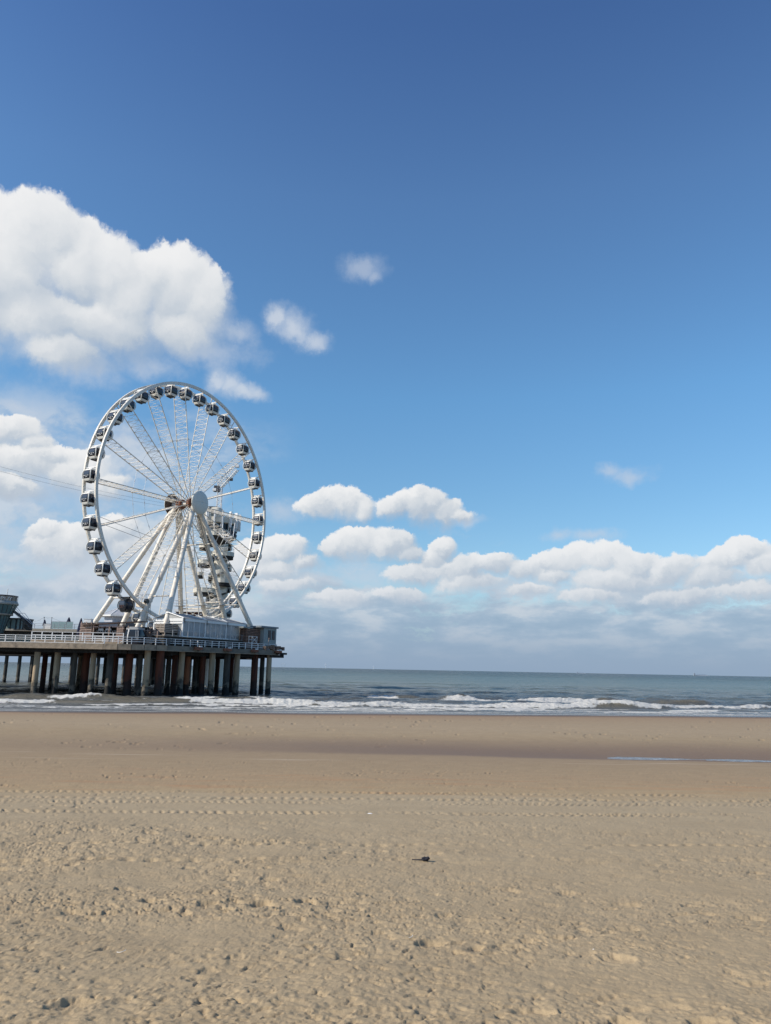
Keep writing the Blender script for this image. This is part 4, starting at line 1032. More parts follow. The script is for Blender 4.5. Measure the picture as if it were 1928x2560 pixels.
for x_ in (-.62,):
    for y_ in (-1.09,):
        prev = None
        for j in range(7):
            z_ = .1+2.3*j/6; w_ = .86+.14*math.sin(math.pi*min(1, (z_+.39)/2.81)); q = Vector((x_*w_, y_*w_*1.02, z_)); 
            if prev: mb.box((prev+q)/2, (.17, .08, (q-prev).length+.02))
            prev = q
mb.build('door_pillar', M_white2, spare)
mb = MB()
for x_ in (.75, 1.0, 1.2):
    mb.box((x_, -1.08, 1.45), (.035, .03, 1.5))
mb.build('door_trim', M_stay, spare)

# kiosk at the tip and plank wall beside it
kc = P3(658, 142.2, ZD)
kio = empty('grey_kiosk', kc, -AL); tag(kio, 'small grey flat roofed kiosk with two narrow windows at the pier tip', 'kiosk')
kH = 4.15
MB().box((-1.6, 1.95, kH/2), (3.2, 3.9, kH-.02)).build('wall', M_grey, kio)
mb = MB(); mb.box((-1.6, 1.5, kH+.12), (3.7, 5.4, .30)); mb.build('roof', mat('grey_metal_roof', (.17, .20, .22), .5), kio)
for y_ in (1.75, 2.95):
    f_ = MB().box((.02, y_, 2.85), (.06, .86, 1.75)).build('window', M_darkmetal, kio)
    MB().box((.055, y_, 2.85), (.03, .64, 1.5)).build('pane', M_cabglass, f_)
pc = P3(616, 139.0, ZD); wlen = 5.6
pw = empty('plank_screen', pc, -AL); tag(pw, 'reddish brown plank screen beside the grey kiosk at the pier tip', 'screen')
planked('planking', (-.9, wlen/2, 1.9), (1.6, wlen, 3.8), mat('red_planks', (.24, .14, .10), .9, var=.4, dirt=(.08, .04, .03), dscale=2, stretch=(.4, .4, 5)), pw)
MB().box((-.9, wlen/2, 1.85), (1.4, wlen-.2, 3.65)).build('core', M_under, pw)
MB().box((-.9, .2, 3.95), (2.0, 2.6, .2)).build('roof_edge', M_grey, pw)
gc = P3(618, 138.4, TZ-.4); gate = empty('white_gate', gc, -AL); tag(gate, 'white cross braced gate in front of the reddish plank screen', 'gate')
mb = MB()
for a_, b2 in (((0, 0), (0, 1.25)), ((2.4, 0), (2.4, 1.25)), ((0, .05), (2.4, .05)), ((0, 1.2), (2.4, 1.2)), ((0, .6), (2.4, .6)), ((.9, .05), (2.4, 1.2)), ((.9, 1.2), (2.4, .05)), ((.9, 0), (.9, 1.2))): mb.tube((.35, a_[0], a_[1]), (.35, b2[0], b2[1]), .035, n=5)
mb.build('gate_frame', M_white2, gate)
bx = P3(672, 142.0, ZD); pc_ = empty('clutter_pile', bx, -AL); tag(pc_, 'low pile of crates and boards in front of the grey kiosk', 'crates')
for i in range(9): MB().box((.5+random.random()*.5, -2+i*.62, .3+.25*random.random()), (.6, .55, .5+.5*random.random())).build('crate', M_woodred, pc_)
MB().tube((1.0, -1.6, .1), (.6, -.9, 2.2), .05, n=6).build('leaning_board', M_plankr, pc_); 

# pale hip roofed kiosk behind the bar
hk = P3(291, 152.0, ZD)
kh = empty('hip_roof_kiosk', hk, -AL); tag(kh, 'white octagonal kiosk with a pale hip roof behind the bar hut', 'kiosk')
mb = MB(); rr8 = [(3.4*math.cos(R(22.5+45*i)), 3.4*math.sin(R(22.5+45*i))) for i in range(8)]
zb = at(291, 1543, 152).z-ZD
mb.prism([(x*.85, y*.85) for x, y in rr8], 0, zb); mb.build('wall', mat('pale_blue_wall', (.45, .47, .52), .7), kh)
mb = MB(); vs = [(x*1.12, y*1.12, zb) for x, y in rr8]+[(x*1.12, y*1.12, zb+.28) for x, y in rr8]; mb.add(vs, [(i, (i+1) % 8, 8+(i+1) % 8, 8+i) for i in range(8)]+[tuple(range(8))[::-1], tuple(range(8, 16))]); mb.build('eave', M_white2, kh)
mb = MB(); vs = [(x*1.10, y*1.10, zb+.285) for x, y in rr8]+[(0, 0, zb+1.9)]; mb.add(vs, [(i, (i+1) % 8, 8) for i in range(8)]); mb.build('roof', mat('pale_roof', (.38, .40, .43), .6), kh)
mb = MB()
for x, y in rr8: mb.tube((x*1.11, y*1.11, zb+.3), (0, 0, zb+1.93), .09, n=5)
mb.build('roof_ribs', M_white2, kh)
MB().box((0, 0, zb-1.6), (5.9, 5.9, 1.0)).build('window_band', M_cabpane, kh)

# ------------------------------------------------------------------ main pier behind, left
YM = 185.0
mp = empty('main_pier', (-90, YM, 0)); tag(mp, 'two level main pier with long upper deck behind the wheel platform', 'pier')
def ML(v): return Vector(v)-Vector((-90, YM, 0))
zu = at(100, 1571, YM).z; zl = 7.9
x0, x1 = -175, -44
mb = MB(); mb.box(ML(((x0+x1)/2, YM+9, zu-.35)), (x1-x0-40, 18, .7)); 
mb = MB(); mb.box(ML(((x0-55)/2, YM+9, zu-.35)), (-55-x0, 18, .62)); mb.build('upper_deck', M_concg, mp)
mb = MB(); mb.box(ML(((x0-55)/2, YM+9.4, zu-1.0)), (-55-x0, 17, .66)); mb.build('upper_beam', M_under, mp)
mb = MB(); mb.box(ML(((x0+x1)/2, YM+9, zl-.2)), (x1-x0, 19, .55)); mb.build('lower_deck', M_tower, mp)
mb = MB(); mb.box(ML(((x0+x1)/2, YM+9, zl-.95)), (x1-x0, 17.4, .9)); mb.build('lower_beam', M_under, mp)
mb = MB(); mb.box(ML(((x0-55)/2, YM+5, (zu+zl)/2-.6)), (-55-x0-1, .2, zu-zl-1.4)); mb.build('gallery_glazing', M_teal, mp)
mb = MB()
for i in range(60):
    xx = x0+2+i*2.0
    if xx < -56: mb.box(ML((xx, YM+4.8, (zu+zl)/2-.6)), (.12, .12, zu-zl-1.4))
mb.build('gallery_mullions', M_steel, mp)
mb = MB(); railing(mb, ML((x0, YM+.1, 0)), ML((-55.2, YM+.1, 0)), zu, 1.15, 2.4, (.97, .62, .30), .035, .05); mb.build('railing', M_steel, mp)
mb = MB(); railing(mb, ML((x0, YM-.4, 0)), ML((x1, YM-.4, 0)), zl, 1.1, 2.0, (.97, .5), .035, .05); mb.build('railing', M_white2, mp)
for i in range(26):
    X = xat(10, YM+1.5, 0)+i*3.15
    for yy_ in ((YM+1.5),) if i % 2 else (YM+1.5, YM+15):
        if X > -46: continue
        MB().tube(ML((X, yy_, -3)), ML((X, yy_, zl-1.3)), .42, n=12).build('pile', M_pileshade, mp)
# stores and glass fence on the upper deck
wv = P3(120, YM+3, zu); o = empty('white_container', wv); tag(o, 'white catering container on the upper deck beside a dark parasol', 'container')
MB().box((0, 0, .62), (1.7, 1.2, 1.15)).build('body', M_white2, o); MB().box((0, 0, 1.24), (1.8, 1.3, .1)).build('lid', M_steel, o)
o = empty('glass_windbreak', P3(155, YM+1.2, zu)); tag(o, 'grey framed glass windbreak panels on the upper deck', 'windbreak')
for i in range(3):
    fr_ = MB(); x_ = -2.6+i*1.75; fr_.box((x_, 0, .9), (.07, .07, 1.8)); fr_.box((x_+.87, 0, 1.77), (1.7, .07, .07)); f2 = fr_.build('frame', M_steel, o)
    MB().box((x_+.87, 0, .9), (1.6, .03, 1.6)).build('pane', M_tealp, f2)
def parasol(px, ytop, Y, lab, zb_, h, slim=1.0):
    q = P3(px, Y, zb_); o = empty('closed_parasol', (q.x, q.y, zb_)); tag(o, lab, 'parasol', 'closed navy parasols on the pier')
    MB().tube((0, 0, 0), (0, 0, h*.45), .035, n=6).build('pole', M_steel, o)
    pr = [(.03, h), (.07*slim, h*.97), (.16*slim, h*.84), (.27*slim, h*.62), (.33*slim, h*.45), (.30*slim, h*.36), (.20*slim, h*.33), (.0, h*.33)]
    mb = MB(); n = 16; vs = []
    for r_, z_ in pr:
        for i in range(n): th = 2*math.pi*i/n; k_ = 1+.22*(i % 2); vs.append((r_*k_*math.cos(th), r_*k_*math.sin(th), z_))
    mb.add(vs, [(j*n+i, j*n+(i+1) % n, (j+1)*n+(i+1) % n, (j+1)*n+i) for j in range(len(pr)-1) for i in range(n)], False); mb.build('canopy', M_navy, o)
parasol(170, 1543, YM+2, 'closed navy parasol, the taller one behind the glass windbreak', zu, at(170, 1543, YM+2).z-zu, 1.5)
parasol(197, 1545, 126, 'closed navy parasol right at the left corner of the bar hut', ZD, at(197, 1545, 126).z-ZD, 1.3)
parasol(110, 1549, YM+4, 'small closed navy parasol left of the white catering container', zu, at(110, 1549, YM+4).z-zu, 1.1)
pts_s = []
for px, yt in ((108, 1543), (127, 1544)):
    q = P3(px, YM+3, zu); zt = at(px, yt, YM+3).z; o = empty('lamp_pole', (q.x, q.y, zu)); tag(o, 'thin dark pole carrying string lights, %s white container' % ('left of the' if px == 108 else 'rising behind the right end of the'), 'pole', 'string light poles')
    MB().tube((0, 0, 0), (0, 0, zt-zu), .06, n=6).build('shaft', M_darkmetal, o); MB().box((0, 0, zt-zu), (.2, .2, .12)).build('cap', M_darkmetal, o); pts_s.append(Vector((q.x, q.y, zt)))
mb = MB(); ends = [at(80, 1555, YM+3)]+pts_s+[at(197, 1560, YM+3)]
for a_, b2 in zip(ends[:-1], ends[1:]):
    prev = a_
    for k in range(1, 9): f = k/8; q = a_.lerp(b2, f)-Vector((0, 0, 4*.35*f*(1-f)*((b2-a_).length/5))); mb.tube(prev, q, .022, n=4); prev = q
o = mb.build('string_lights', M_wire); tag(o, 'sagging string light cable between the thin dark poles', 'cable')

# flared glass restaurant
YR = 168.0
rc = P3(-12, YR, ZD); zr = at(10, 1572, YR).z
rs = empty('glass_restaurant', (rc.x, rc.y, zr-1)); tag(rs, 'flared round glass restaurant tower with white lettered rim at the left edge', 'restaurant')
rz = zr-1
def rad_at(px): return xat(px, YR, 12)-rc.x
zz1 = at(5, 1537, YR).z-rz; zz2 = at(5, 1512, YR).z-rz; zz3 = at(5, 1503, YR).z-rz; zz4 = at(5, 1490, YR).z-rz
NN = 20
MB().lathe([(rad_at(8), 0), (rad_at(20), zz1)], n=NN, smooth=False).build('lower_glazing', M_teal, rs)
MB().lathe([(rad_at(24), zz1-.12), (rad_at(26), zz1-.1), (rad_at(26), zz1+.2), (rad_at(22), zz1+.25)], n=NN).build('floor_band', M_concg, rs)
MB().lathe([(rad_at(24), zz1+.22), (rad_at(33), zz2)], n=NN, smooth=False).build('upper_glazing', M_teal, rs)
MB().lathe([(rad_at(31), zz2-.05), (rad_at(35.5), zz2), (rad_at(35.5), zz2+.3), (rad_at(33), zz3-.1), (rad_at(31.5), zz3), (rad_at(31.5), zz3+.02), (rad_at(10), zz3+.02)], n=40).build('roof_rim', M_grey, rs)
mb = MB()
for i in range(NN):
    th = 2*math.pi*i/NN
    mb.tube((rad_at(8)*math.cos(th), rad_at(8)*math.sin(th), 0), (rad_at(20.3)*math.cos(th), rad_at(20.3)*math.sin(th), zz1), .06, n=4); mb.tube((rad_at(24.3)*math.cos(th), rad_at(24.3)*math.sin(th), zz1+.2), (rad_at(33.3)*math.cos(th), rad_at(33.3)*math.sin(th), zz2), .06, n=4)
mb.build('mullions', M_darkmetal, rs)
mb = MB(); k = 60
rp_ = rad_at(32)
for i in range(k):
    th = 2*math.pi*i/k; th2 = 2*math.pi*(i+1)/k; mb.tube((rp_*math.cos(th), rp_*math.sin(th), zz4), (rp_*math.cos(th2), rp_*math.sin(th2), zz4), .09, n=6)
for i in range(15): th = 2*math.pi*i/15; mb.tube((rp_*math.cos(th), rp_*math.sin(th), zz3), (rp_*math.cos(th), rp_*math.sin(th), zz4), .04, n=5)
mb.build('roof_railing', M_navy, rs)
MB().lathe([(rp_*.965, zz3), (rp_*.965, zz4-.08)], n=60).build('rim_screen', M_concg, rs)
# white letters standing round the rim
def text_mesh(body, size, depth=.05):
    cu = bpy.data.curves.new('t', 'FONT'); cu.body = body; cu.size = size; cu.extrude = depth; cu.align_x = 'CENTER'
    o = bpy.data.objects.new('t', cu); COL.objects.link(o); dg = bpy.context.evaluated_depsgraph_get(); me = bpy.data.meshes.new_from_object(o.evaluated_get(dg)); bpy.data.objects.remove(o); bpy.data.curves.remove(cu); return me
def letter_at(ch_, size, pos, facing, mt, parent, name='letter', sx_=1.0):
    me = text_mesh(ch_, size); me.materials.clear(); me.materials.append(mt); o = bpy.data.objects.new(name, me); COL.objects.link(o); o.parent = parent; o.location = pos; o.rotation_euler = (math.pi/2, 0, facing+math.pi/2); o.scale = (sx_, 1, 1); return o
for i, c_ in enumerate('JOPUY'):
    th = R(-90-22+i*15+22); letter_at(c_, (zz4-zz3)*.95, (rp_*.99*math.cos(th), rp_*.99*math.sin(th), zz3+.08), th, M_white2, rs, sx_=1.25)
fp = at(18.5, 1472, YR); MB().tube((fp.x-rc.x, 0, zz3), (fp.x-rc.x+.15, 0, fp.z-rz), .09, n=6).build('flagpole', M_white2, rs)
# lower glass room and stair beside it
gr_ = P3(36, YR+3, zr); o = empty('glass_room', gr_); tag(o, 'dark framed glass room beside the flared restaurant tower', 'building')
hR = at(36, 1545, YR+3).z-zr; wR = xat(61, YR+3, zr)-xat(14, YR+3, zr)
MB().box((0, 2, hR-.15), (wR, 5, .3)).build('roof', M_darkmetal, o); mb = MB()
for f in (-.5, -.17, .12, .34, .5): mb.box((f*wR, -.5, hR/2-.15), (.35 if f > .1 else .16, .16, hR-.3))
mb.build('posts', M_darkmetal, o); MB().box((0, -.42, hR/2), (wR-.2, .04, hR-.3)).build('glazing', M_tealp, o); MB().box((0, 4, hR/2-.15), (wR, .2, hR-.3)).build('back_wall', M_darkmetal, o)
sa = at(34, 1520, YR+1); sb = at(84, 1569, YR+1); o = empty('outside_stair', (sa.x, sa.y, 0)); tag(o, 'steep dark outside stair descending from the flared restaurant', 'stair')
def SL(v): return Vector(v)-Vector((sa.x, sa.y, 0))
mb = MB()
for dy in (-.6, .6): mb.tube(SL(sa)+Vector((0, dy, -.6)), SL(at(62, 1548, YR+1))+Vector((0, dy, 0)), .16, n=5); mb.tube(SL(at(62, 1548, YR+1))+Vector((0, dy, 0)), SL(sb)+Vector((-.6, dy, 0)), .12, n=5)
for i in range(22): c_ = SL(sa).lerp(SL(sb), i/22)+Vector((-.35, 0, -.35)); mb.box(c_, (.35, 1.2, .05))
mb.build('flight', M_darkmetal, o)
mb = MB()
for dy in (-.6, .6): mb.poly([SL(at(35, 1512, YR+1))+Vector((0, dy, 0)), SL(at(57, 1540, YR+1))+Vector((0, dy, 0)), SL(at(84, 1562, YR+1))+Vector((0, dy, 0))], .045, 5)
mb.poly([SL(at(50, 1533, YR+1)), SL(at(62, 1533, YR+1)), SL(at(82, 1560, YR+1))], .05, 5); mb.build('handrail', M_stay, o)

# ------------------------------------------------------------------ lookout tower with crane
YT = 190.0
tpx = 537
tb = P3(538, YT, ZD); tw = empty('lookout_tower', (tb.x, tb.y, 0)); tag(tw, 'concrete lookout tower with stacked round platforms behind the wheel', 'tower')
def TX(px, py, dY=0.0): q = at(px, py, YT+dY); return Vector((q.x-tb.x, dY, q.z))
def tz(py): return at(545, py, YT).z
def tr(npx): return npx*YT/FPX
axis_px = lambda py: 538+(1600-py)*0.022          # lean of a vertical line in the picture
sh = MB(); sh.lathe([(tr(22), 0), (tr(22), tz(1480)), (tr(19), tz(1440)), (tr(16), tz(1395)), (tr(15.5), tz(1335)), (tr(19), tz(1325))], n=32)
sh.build('shaft', M_tower, tw)
def platform(mb_top, mb_bot, c, r_, z0, z1, n=12, zb=None):
    vs = [(c[0]+r_*math.cos(2*math.pi*(i+.5)/n), c[1]+r_*math.sin(2*math.pi*(i+.5)/n)) for i in range(n)]
    mb_top.prism(vs, z0, z1)
    mb_top.prism([(x*.0+c[0]+(x-c[0])*1.01, c[1]+(y-c[1])*1.01) for x, y in vs], z1-.12, z1+.02)
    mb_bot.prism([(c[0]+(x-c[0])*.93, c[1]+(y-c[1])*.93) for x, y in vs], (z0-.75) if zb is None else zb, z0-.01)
specs = [  # centre px, top y, bottom y, radius px, depth shift
 (548, 1312, 1324, 41, 0), (562, 1384, 1394, 23, -2), (512, 1362, 1371, 14, -1), (512, 1404, 1414, 18, -2), (500, 1434, 1442, 9, -2), (556, 1449, 1460, 23, -2), (512, 1474, 1485, 28, -2)]
for i, (px, y0, y1, rp2, dy) in enumerate(specs):
    if i == 0: continue
    a_ = MB(); b2 = MB(); c_ = TX(px, (y0+y1)/2, dy)
    platform(a_, b2, (c_.x, c_.y), tr(rp2), tz(y1), tz(y0), 14)
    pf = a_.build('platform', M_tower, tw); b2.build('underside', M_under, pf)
    mb = MB(); k = 14; zt = tz(y0)
    rr0 = [Vector((c_.x+tr(rp2)*.97*math.cos(2*math.pi*(j+.5)/k), c_.y+tr(rp2)*.97*math.sin(2*math.pi*(j+.5)/k), zt)) for j in range(k)]
    for q in rr0: mb.tube(q, q+Vector((0, 0, .95)), .04, n=4)
    mb.poly([q+Vector((0, 0, .95)) for q in rr0], .04, 4, True); mb.build('railing', M_white2, pf)
# spiral stair wrapped round the shaft
mb = MB(); mu = MB(); z_lo, z_hi = tz(1540), tz(1350); turns = 3.6; k = 110
for i in range(k):
    f0, f1 = i/k, (i+1)/k
    if 0.06 < (f0*turns) % 1 < .12: continue
    pts = []
    for f in (f0, f1):
        th = -1.2+f*turns*2*math.pi; z_ = z_lo+(z_hi-z_lo)*f; ri = tr(19)-f*tr(5); ro = ri+tr(13)-f*tr(2)
        pts.append(((ri*math.cos(th), ri*math.sin(th), z_), (ro*math.cos(th), ro*math.sin(th), z_)))
    (i0, o0), (i1, o1) = pts
    up = .95
    vs = [i0, o0, o1, i1]+[(x, y, z-.45) for x, y, z in (i0, o0, o1, i1)]
    mu.add(vs, [(0, 1, 2, 3), (7, 6, 5, 4), (1, 5, 6, 2), (0, 3, 7, 4)])
    vs = [(o0[0], o0[1], o0[2]-.45), (o1[0], o1[1], o1[2]-.45), (o1[0], o1[1], o1[2]+up), (o0[0], o0[1], o0[2]+up)]
    inn = [(x*.985, y*.985, z) for x, y, z in vs]
    mb.add(vs+inn, [(0, 1, 2, 3), (7, 6, 5, 4), (3, 2, 6, 7), (0, 4, 5, 1)])
ss = mb.build('spiral_parapet', M_tower, tw); mu.build('stair_flight', M_under, ss)
# crown: drum, dark windows, fins and lettering
c_ = TX(546, 1330, 0); cx, cy = c_.x, 0
zc = [tz(y) for y in (1358, 1346, 1330, 1322, 1313, 1300, 1292, 1272)]
mb = MB(); mb.lathe([(tr(17), zc[0]-1.0), (tr(44), zc[1]), (tr(44), zc[1]+.2)], (cx, cy, 0), 16, smooth=False); mb.build('crown_soffit', M_under, tw)
mb = MB(); mb.lathe([(tr(46), zc[1]+.1), (tr(46), zc[2]), (tr(43), zc[2]+.02), (tr(20), zc[2]+.02)], (cx, cy, 0), 16, smooth=False); mb.build('crown_parapet', M_tower, tw)
mb = MB(); mb.lathe([(tr(40), zc[2]), (tr(40), zc[4])], (cx, cy, 0), 16, smooth=False); mb.build('crown_windows', M_cabglass, tw)
mb = MB(); mb.lathe([(tr(40), zc[4]-.1), (tr(49), zc[4]), (tr(49), zc[5]), (tr(38), zc[5]+.02), (tr(0.1), zc[5]+.02)], (cx, cy, 0), 16, smooth=False); mb.build('crown_roof', M_tower, tw)
mb = MB()
for i in range(16):
    th = 2*math.pi*(i)/16; X_ = Vector((math.cos(th), math.sin(th), 0)); Y_ = Vector((-math.sin(th), math.cos(th), 0))
    mb.box(Vector((cx, cy, (zc[3]+zc[6])/2+.2))+X_*(tr(51)), (.9, .30, zc[6]-zc[3]+.9), (X_, Y_, KV)); mb.tube(Vector((cx, cy, zc[2]))+X_*tr(46.5), Vector((cx, cy, zc[4]))+X_*tr(49), .11, n=5)
mb.build('crown_fins', M_white2, tw)
for i, ch_ in enumerate('LIVING'):
    th = R(-90+14+i*13.5); letter_at(ch_, (zc[2]-zc[1])*1.25, (cx+tr(46.3)*math.cos(th), cy+tr(46.3)*math.sin(th), zc[1]+.25), th, M_navy, tw, sx_=1.15)
mb = MB(); mb.lathe([(tr(15), zc[5]), (tr(15), zc[7]), (tr(9), zc[7]+.3), (tr(.1), zc[7]+.32)], (cx-.8, cy, 0), 20); mb.box((cx-3.2, -2, zc[5]+1.4), (2.2, 1.6, 2.8)); mb.build('machine_room', M_tower, tw)
mb = MB()
for i in range(12):
    th = 2*math.pi*i/12; mb.tube((cx+tr(20)*math.cos(th), tr(20)*math.sin(th), zc[5]), (cx+tr(20)*math.cos(th), tr(20)*math.sin(th), zc[5]+1.1), .05, n=4)
for i in range(24):
    a1, a2 = 2*math.pi*i/24, 2*math.pi*(i+1)/24; mb.tube((cx+tr(20)*math.cos(a1), tr(20)*math.sin(a1), zc[5]+1.1), (cx+tr(20)*math.cos(a2), tr(20)*math.sin(a2), zc[5]+1.1), .05, n=4)
mb.tube((cx-5, -2, zc[5]), (cx-5.2, -2, zc[5]+5.2), .05, n=4); mb.box((cx-3.5, 0, zc[7]+.3), (6.0, 1.6, .3)); mb.build('roof_gear', M_darkmetal, tw)
# white lattice braces hanging below the crown's right side
mb = MB(); n1 = TX(560, 1346, -9); n2 = TX(583, 1343, -8); n3_ = TX(546, 1372, -4)
for a_, b2 in ((n1, n2), (n1, TX(556, 1310, -8)), (n2, TX(588, 1307, -7)), (n1, TX(548, 1333, -7)), (n1, TX(572, 1355, -4)), (n2, TX(572, 1355, -4)), (n1, n3_), (n2, TX(556, 1335, -6)), (n2, TX(590, 1352, -4)), (n1, TX(572, 1330, -7))): mb.tube(a_, b2, .10, n=5)
mb.build('lattice_brace', M_white2, tw)
# base storey
bs = P3(480, YT+2, ZD); o = empty('tower_base_building', (bs.x, bs.y, ZD)); tag(o, 'cream flat roofed pavilion at the foot of the lookout tower', 'building')
zt = at(480, 1525, YT).z-ZD; zm = at(480, 1531, YT).z-ZD
MB().box((0, 0, zt-.25), (8.2, 8, zt-zm+.1)).build('roof', M_white2, o); MB().box((0, .3, zm/2), (7.6, 7.2, zm)).build('wall', mat('dark_red_wall', (.10, .035, .03), .7, var=.5), o)
for i in range(8): MB().box((-3.6+i*1.0, -3.33, zm-.5-.3*(i % 2)), (.5, .1, .35)).build('window', M_white2, o)
MB().box((5.6, .2, zt-.1), (4.2, 8, 1.6)).build('roof_fascia', M_cream, o); MB().box((5.6, .5, (zt-1)/2), (4.0, 7.2, zt-1)).build('side_wall', mat('dark_red_wall2', (.12, .04, .03), .7, var=.5), o)
for x_ in (4.4, 6.6): MB().box((x_, -3.3, zt-1.6), (.7, .2, .9)).build('window', M_cream, o)
# caged stair and boats at the base right of the shaft
o = empty('spiral_cage', (TX(525, 1520, -6).x+tb.x, YT-6, ZD)); tag(o, 'pale spiral escape stair in a wire cage at the tower foot', 'stair')
mb = MB(); rr_c = tr(12)
hz_ = tz(1502)-ZD
for i in range(8):
    th = 2*math.pi*i/8; mb.tube((rr_c*math.cos(th), rr_c*math.sin(th), 0), (rr_c*math.cos(th), rr_c*math.sin(th), hz_), .06, n=4)
for z_ in range(0, int(hz_)+1, 2):
    mb.poly([(rr_c*math.cos(2*math.pi*i/12), rr_c*math.sin(2*math.pi*i/12), z_) for i in range(12)], .05, 4, True)
mb.build('cage', M_steel, o); mb = MB()
for i in range(60): th = i*.42; mb.box((rr_c*.5*math.cos(th), rr_c*.5*math.sin(th), i*hz_/60), (rr_c*.9, .4, .12), (Vector((math.cos(th), math.sin(th), 0)), Vector((-math.sin(th), math.cos(th), 0)), KV))
mb.build('treads', M_cream, o)
o = empty('tower_plinth', (TX(560, 1545, -3).x+tb.x, YT-3, ZD)); tag(o, 'dark machinery and white tank beside the tower foot', 'machinery')
mb = MB()
for i in range(10): mb.box((-5+i*1.2, random.uniform(-1, 1), 1.5+random.random()*1.2), (1.0, 1.2, 2.4+random.random()*3))
mb.build('plant_units', M_darkmetal, o); MB().lathe([(1.1, 3), (1.4, 3.3), (1.4, 6.0), (1.0, 6.7), (.01, 6.9)], (5.6, -1.5, 0), 16).build('tank', M_tower, o)

# crane on the tower
cb_ = at(546, 1288, YT); ct = at(547.5, 1207, YT); cr = empty('crane', (cb_.x, YT, cb_.z)); tag(cr, 'white lattice crane with raised jib on top of the lookout tower', 'crane')
def lattice(mb, p0, p1, w_, k, r1_=.09, r2_=.055, side=Vector((0, 1, 0))):
    p0 = Vector(p0); p1 = Vector(p1); d = (p1-p0).normalized(); s1 = side.cross(d).normalized(); s2 = d.cross(s1).normalized()
    cs_ = [(s1*i+s2*j)*(w_/2) for i, j in ((-1, -1), (1, -1), (1, 1), (-1, 1))]
    for c in cs_: mb.tube(p0+c, p1+c, r1_, n=5)
    for i in range(k):
        a_ = p0.lerp(p1, i/k); b2 = p0.lerp(p1, (i+1)/k)
        for j in range(4):
            mb.tube(a_+cs_[j], b2+cs_[(j+1) % 4], r2_, n=4); mb.tube(a_+cs_[j], a_+cs_[(j+1) % 4], r2_, n=4)
def CL(v): return Vector(v)-Vector((cb_.x, YT, cb_.z))
MT = Vector((0, 0, CL(ct).z))
mb = MB(); lattice(mb, (0, 0, -1.6), MT, 1.05, 9); mb.build('mast', M_white2, cr)
jt = CL(at(590, 1170, YT-2)); mb = MB(); lattice(mb, MT+Vector((0, 0, -.6)), jt, 1.5, 9, .10, .07); mb.box(jt+Vector((.3, 0, .5)), (1.0, 1.2, .6)); mb.build('jib', M_white2, cr)
mb = MB(); mb.box(MT+Vector((-.7, 0, -1.6)), (1.5, 1.2, 1.5)); mb.box(MT+Vector((2.3, 0, 1.0)), (1.6, .8, .7)); mb.build('winch', M_darkmetal, cr)
mb = MB(); mb.box(MT+Vector((-1.3, 0, -1.9)), (.9, 1.25, .7)); mb.build('counterweight', M_white2, cr)
mb = MB(); mb.box((0, 0, -1.0), (2.6, 2.6, .5)); mb.box((-.9, 0, .2), (.5, .6, 2.2)); mb.box((.9, 0, .2), (.5, .6, 2.2)); mb.build('slewing_base', M_darkmetal, cr)
# zip line cables
for k, (ya, yb) in enumerate(((1160, 1276), (1174, 1283))):
    a_ = at(-260, ya-72, 150); b2 = at(535, yb, YT-3); mb = MB(); prev = None
    for i in range(41):
        f = i/40; q = a_.lerp(b2, f)-Vector((0, 0, 4*1.8*f*(1-f)))
        if prev: mb.tube(prev, q, .020, n=5)
        prev = q
    o = mb.build('zip_line_cable', M_wire); tag(o, '%s of the two zip line cables reaching the lookout tower from the left' % ('upper' if k == 0 else 'lower'), 'cable', 'zip line cables')

# ------------------------------------------------------------------ far out at sea
def ship(px, py, Y, ln, lab, flip=1):
    q = at(px, py, Y); o = empty('cargo_ship', (q.x, Y, 0)); tag(o, lab, 'ship', 'ships on the horizon')
    mb = MB(); h = ln*.055; hw = ln*.07
    mb.add([(-ln/2, -hw, 0), (ln*.46, -hw, 0), (ln*.46, hw, 0), (-ln/2, hw, 0), (-ln/2, -hw, h), (ln*.5, -hw*.4, h*1.35), (ln*.5, hw*.4, h*1.35), (-ln/2, hw, h)], [(0, 3, 2, 1), (4, 5, 6, 7), (0, 1, 5, 4), (1, 2, 6, 5), (2, 3, 7, 6), (3, 0, 4, 7)])
    mb.build('hull', M_shiphaze, o); mb = MB(); mb.box((-ln*.42, 0, h*1.0+ln*.05), (ln*.09, hw*1.6, ln*.10)); mb.box((-ln*.42, 0, h+ln*.11), (ln*.03, hw, ln*.05)); mb.build('bridge', M_shiphaze, o)
    mb = MB()
    for f in (-.25, -.08, .1, .28): mb.tube((ln*f, 0, h), (ln*f, 0, h+ln*.10), ln*.007, n=5)
    mb.tube((-ln*.25, 0, h+ln*.05), (ln*.28, 0, h+ln*.05), ln*.006, n=5); mb.build('deck_cranes', M_shiphaze, o); o.scale = (flip, 1, 1)
ship(1453, 1680, 6500, 75, 'smaller grey cargo ship on the horizon, further from the right edge')
ship(1752, 1688, 6000, 115, 'larger grey cargo ship on the horizon near the right edge')
def turbine(px, ytop, lab):
    Y = 14000; q = at(px, ytop, Y); o = empty('wind_turbine', (q.x, Y, 0)); tag(o, lab, 'wind turbine', 'wind turbines at sea'); H = q.z*.68
    MB().tube((0, 0, 0), (0, 0, H), 3, 2, n=8).build('mast', M_turb, o); mb = MB()
    for k in range(3): th = R(90+120*k); mb.tube((0, -4, H), (math.cos(th)*H*.45, -4, H+math.sin(th)*H*.45), 2.2, .8, n=5)
    mb.build('rotor', M_turb, o)
turbine(815, 1657, 'pale wind turbine far out at sea, the taller one nearer the pier'); turbine(934, 1663, 'pale wind turbine far out at sea, the shorter one further from the pier')
q = at(709, 1662, 900); o = empty('kite_surfer', (q.x, 900, 0)); tag(o, 'tiny kite surfer at sea just right of the pier tip', 'kite surfer')
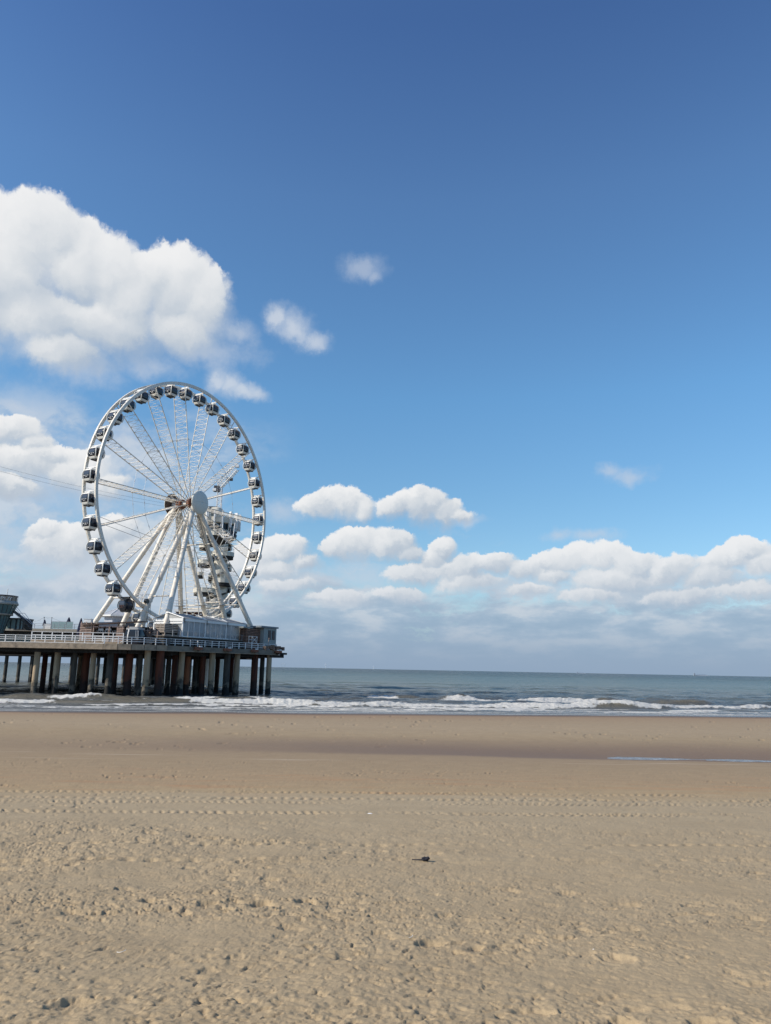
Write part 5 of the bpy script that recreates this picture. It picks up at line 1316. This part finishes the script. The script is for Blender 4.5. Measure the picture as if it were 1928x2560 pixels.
mb = MB(); prev = None
for i in range(9):
    th = R(20+140*i/8); p_ = Vector((2.6*math.cos(th), 0, q.z+.2+1.6*math.sin(th)))
    if prev: mb.box((prev+p_)/2, ((p_-prev).length+.1, .9, .2), ((p_-prev).normalized(), Vector((0, 1, 0)), (p_-prev).normalized().cross(Vector((0, 1, 0)))))
    prev = p_
mb.build('kite', M_turb, o); mb = MB(); mb.tube((2.4, 0, q.z+.4), (0, 0, 1.2), .05, n=4); mb.tube((-2.4, 0, q.z+.4), (0, 0, 1.2), .05, n=4); mb.build('lines', M_wire, o); MB().tube((0, 0, .0), (0, 0, 1.7), .22, .18, n=8).build('rider', M_black, o)

# ------------------------------------------------------------------ small litter on the sand
def shard(name, px, py, size, m_, lab, cat, rz=0.0, shape='flat'):
    q = on_sand(px, py); mb = MB()
    if shape == 'flat':
        n = 7; ring_ = [(size[0]*math.cos(2*math.pi*i/n)*(.8+.3*random.random()), size[1]*math.sin(2*math.pi*i/n)*(.8+.3*random.random())) for i in range(n)]
        vs = [(x, y, .0) for x, y in ring_]+[(x*.6, y*.6, size[2]) for x, y in ring_]+[(0, 0, size[2]*1.15)]
        mb.add(vs, [(i, (i+1) % n, n+(i+1) % n, n+i) for i in range(n)]+[(n+i, n+(i+1) % n, 2*n) for i in range(n)], True)
    elif shape == 'curl':
        prev = None
        for i in range(10): f = i/9; p_ = Vector((size[0]*(f-.5), size[1]*(4*(f-.5)**2), .012+size[2]*f)); 
        pts_ = [Vector((size[0]*(f-.5), size[1]*(4*(f-.5)**2), .012+size[2]*f)) for f in [i/9 for i in range(10)]]; mb.poly(pts_, .0022, 5)
    elif shape == 'weed':
        for i in range(26):
            a_ = Vector((random.uniform(-1, 1)*size[0]*.5, random.uniform(-1, 1)*size[1]*.6, .01)); b2 = a_+Vector((random.uniform(-1, 1)*.04, random.uniform(-1, 1)*.03, random.uniform(0.01, size[2]))); mb.tube(a_, b2, .008, .003, n=5)
        mb.tube((-size[0]*2.6, .02, .015), (-size[0]*.2, 0, .02), .005, .007, n=5)
        for i in range(5): c_ = Vector((random.uniform(-.5, .5)*size[0], random.uniform(-.5, .5)*size[1], .03)); mb.tube(c_-Vector((.02, 0, .01)), c_+Vector((.02, 0, .012)), .020, .013, n=7)
    o = mb.build(name, m_, None, (q.x, q.y, q.z-.003)); o.rotation_euler = (0, 0, rz); tag(o, lab, cat); return o
M_weed = mat('dark_seaweed', (.012, .012, .018), .7, var=.5)
M_shell = mat('bleached_shell', (.72, .70, .64), .6, var=.1)
shard('seaweed_clump', 1064, 2153, (.06, .035, .022), M_weed, 'dark seaweed clump with a thin stalk lying on the trampled sand', 'seaweed', 0, 'weed')
shard('plastic_scrap', 925, 2034, (.055, .020, .012), M_white2, 'white scrap lying beside the tyre tracks near the middle', 'scrap')
shard('shell', 1484, 2374, (.009, .007, .007), M_shell, 'white shell, brightest fleck on the sand right of the middle', 'shell')
shard('shell', 724, 2389, (.011, .006, .006), M_shell, 'pale shell on smooth sand left of the middle', 'shell')
shard('dry_stalk', 302, 2386, (.055, .02, .01), M_shell, 'curved bleached stalk lying on the sand at lower left', 'stalk', .2, 'curl')
shard('dry_stalk', 1030, 2346, (.045, .01, .006), M_shell, 'small bleached stalk on the sand just right of the middle', 'stalk', .9, 'curl')
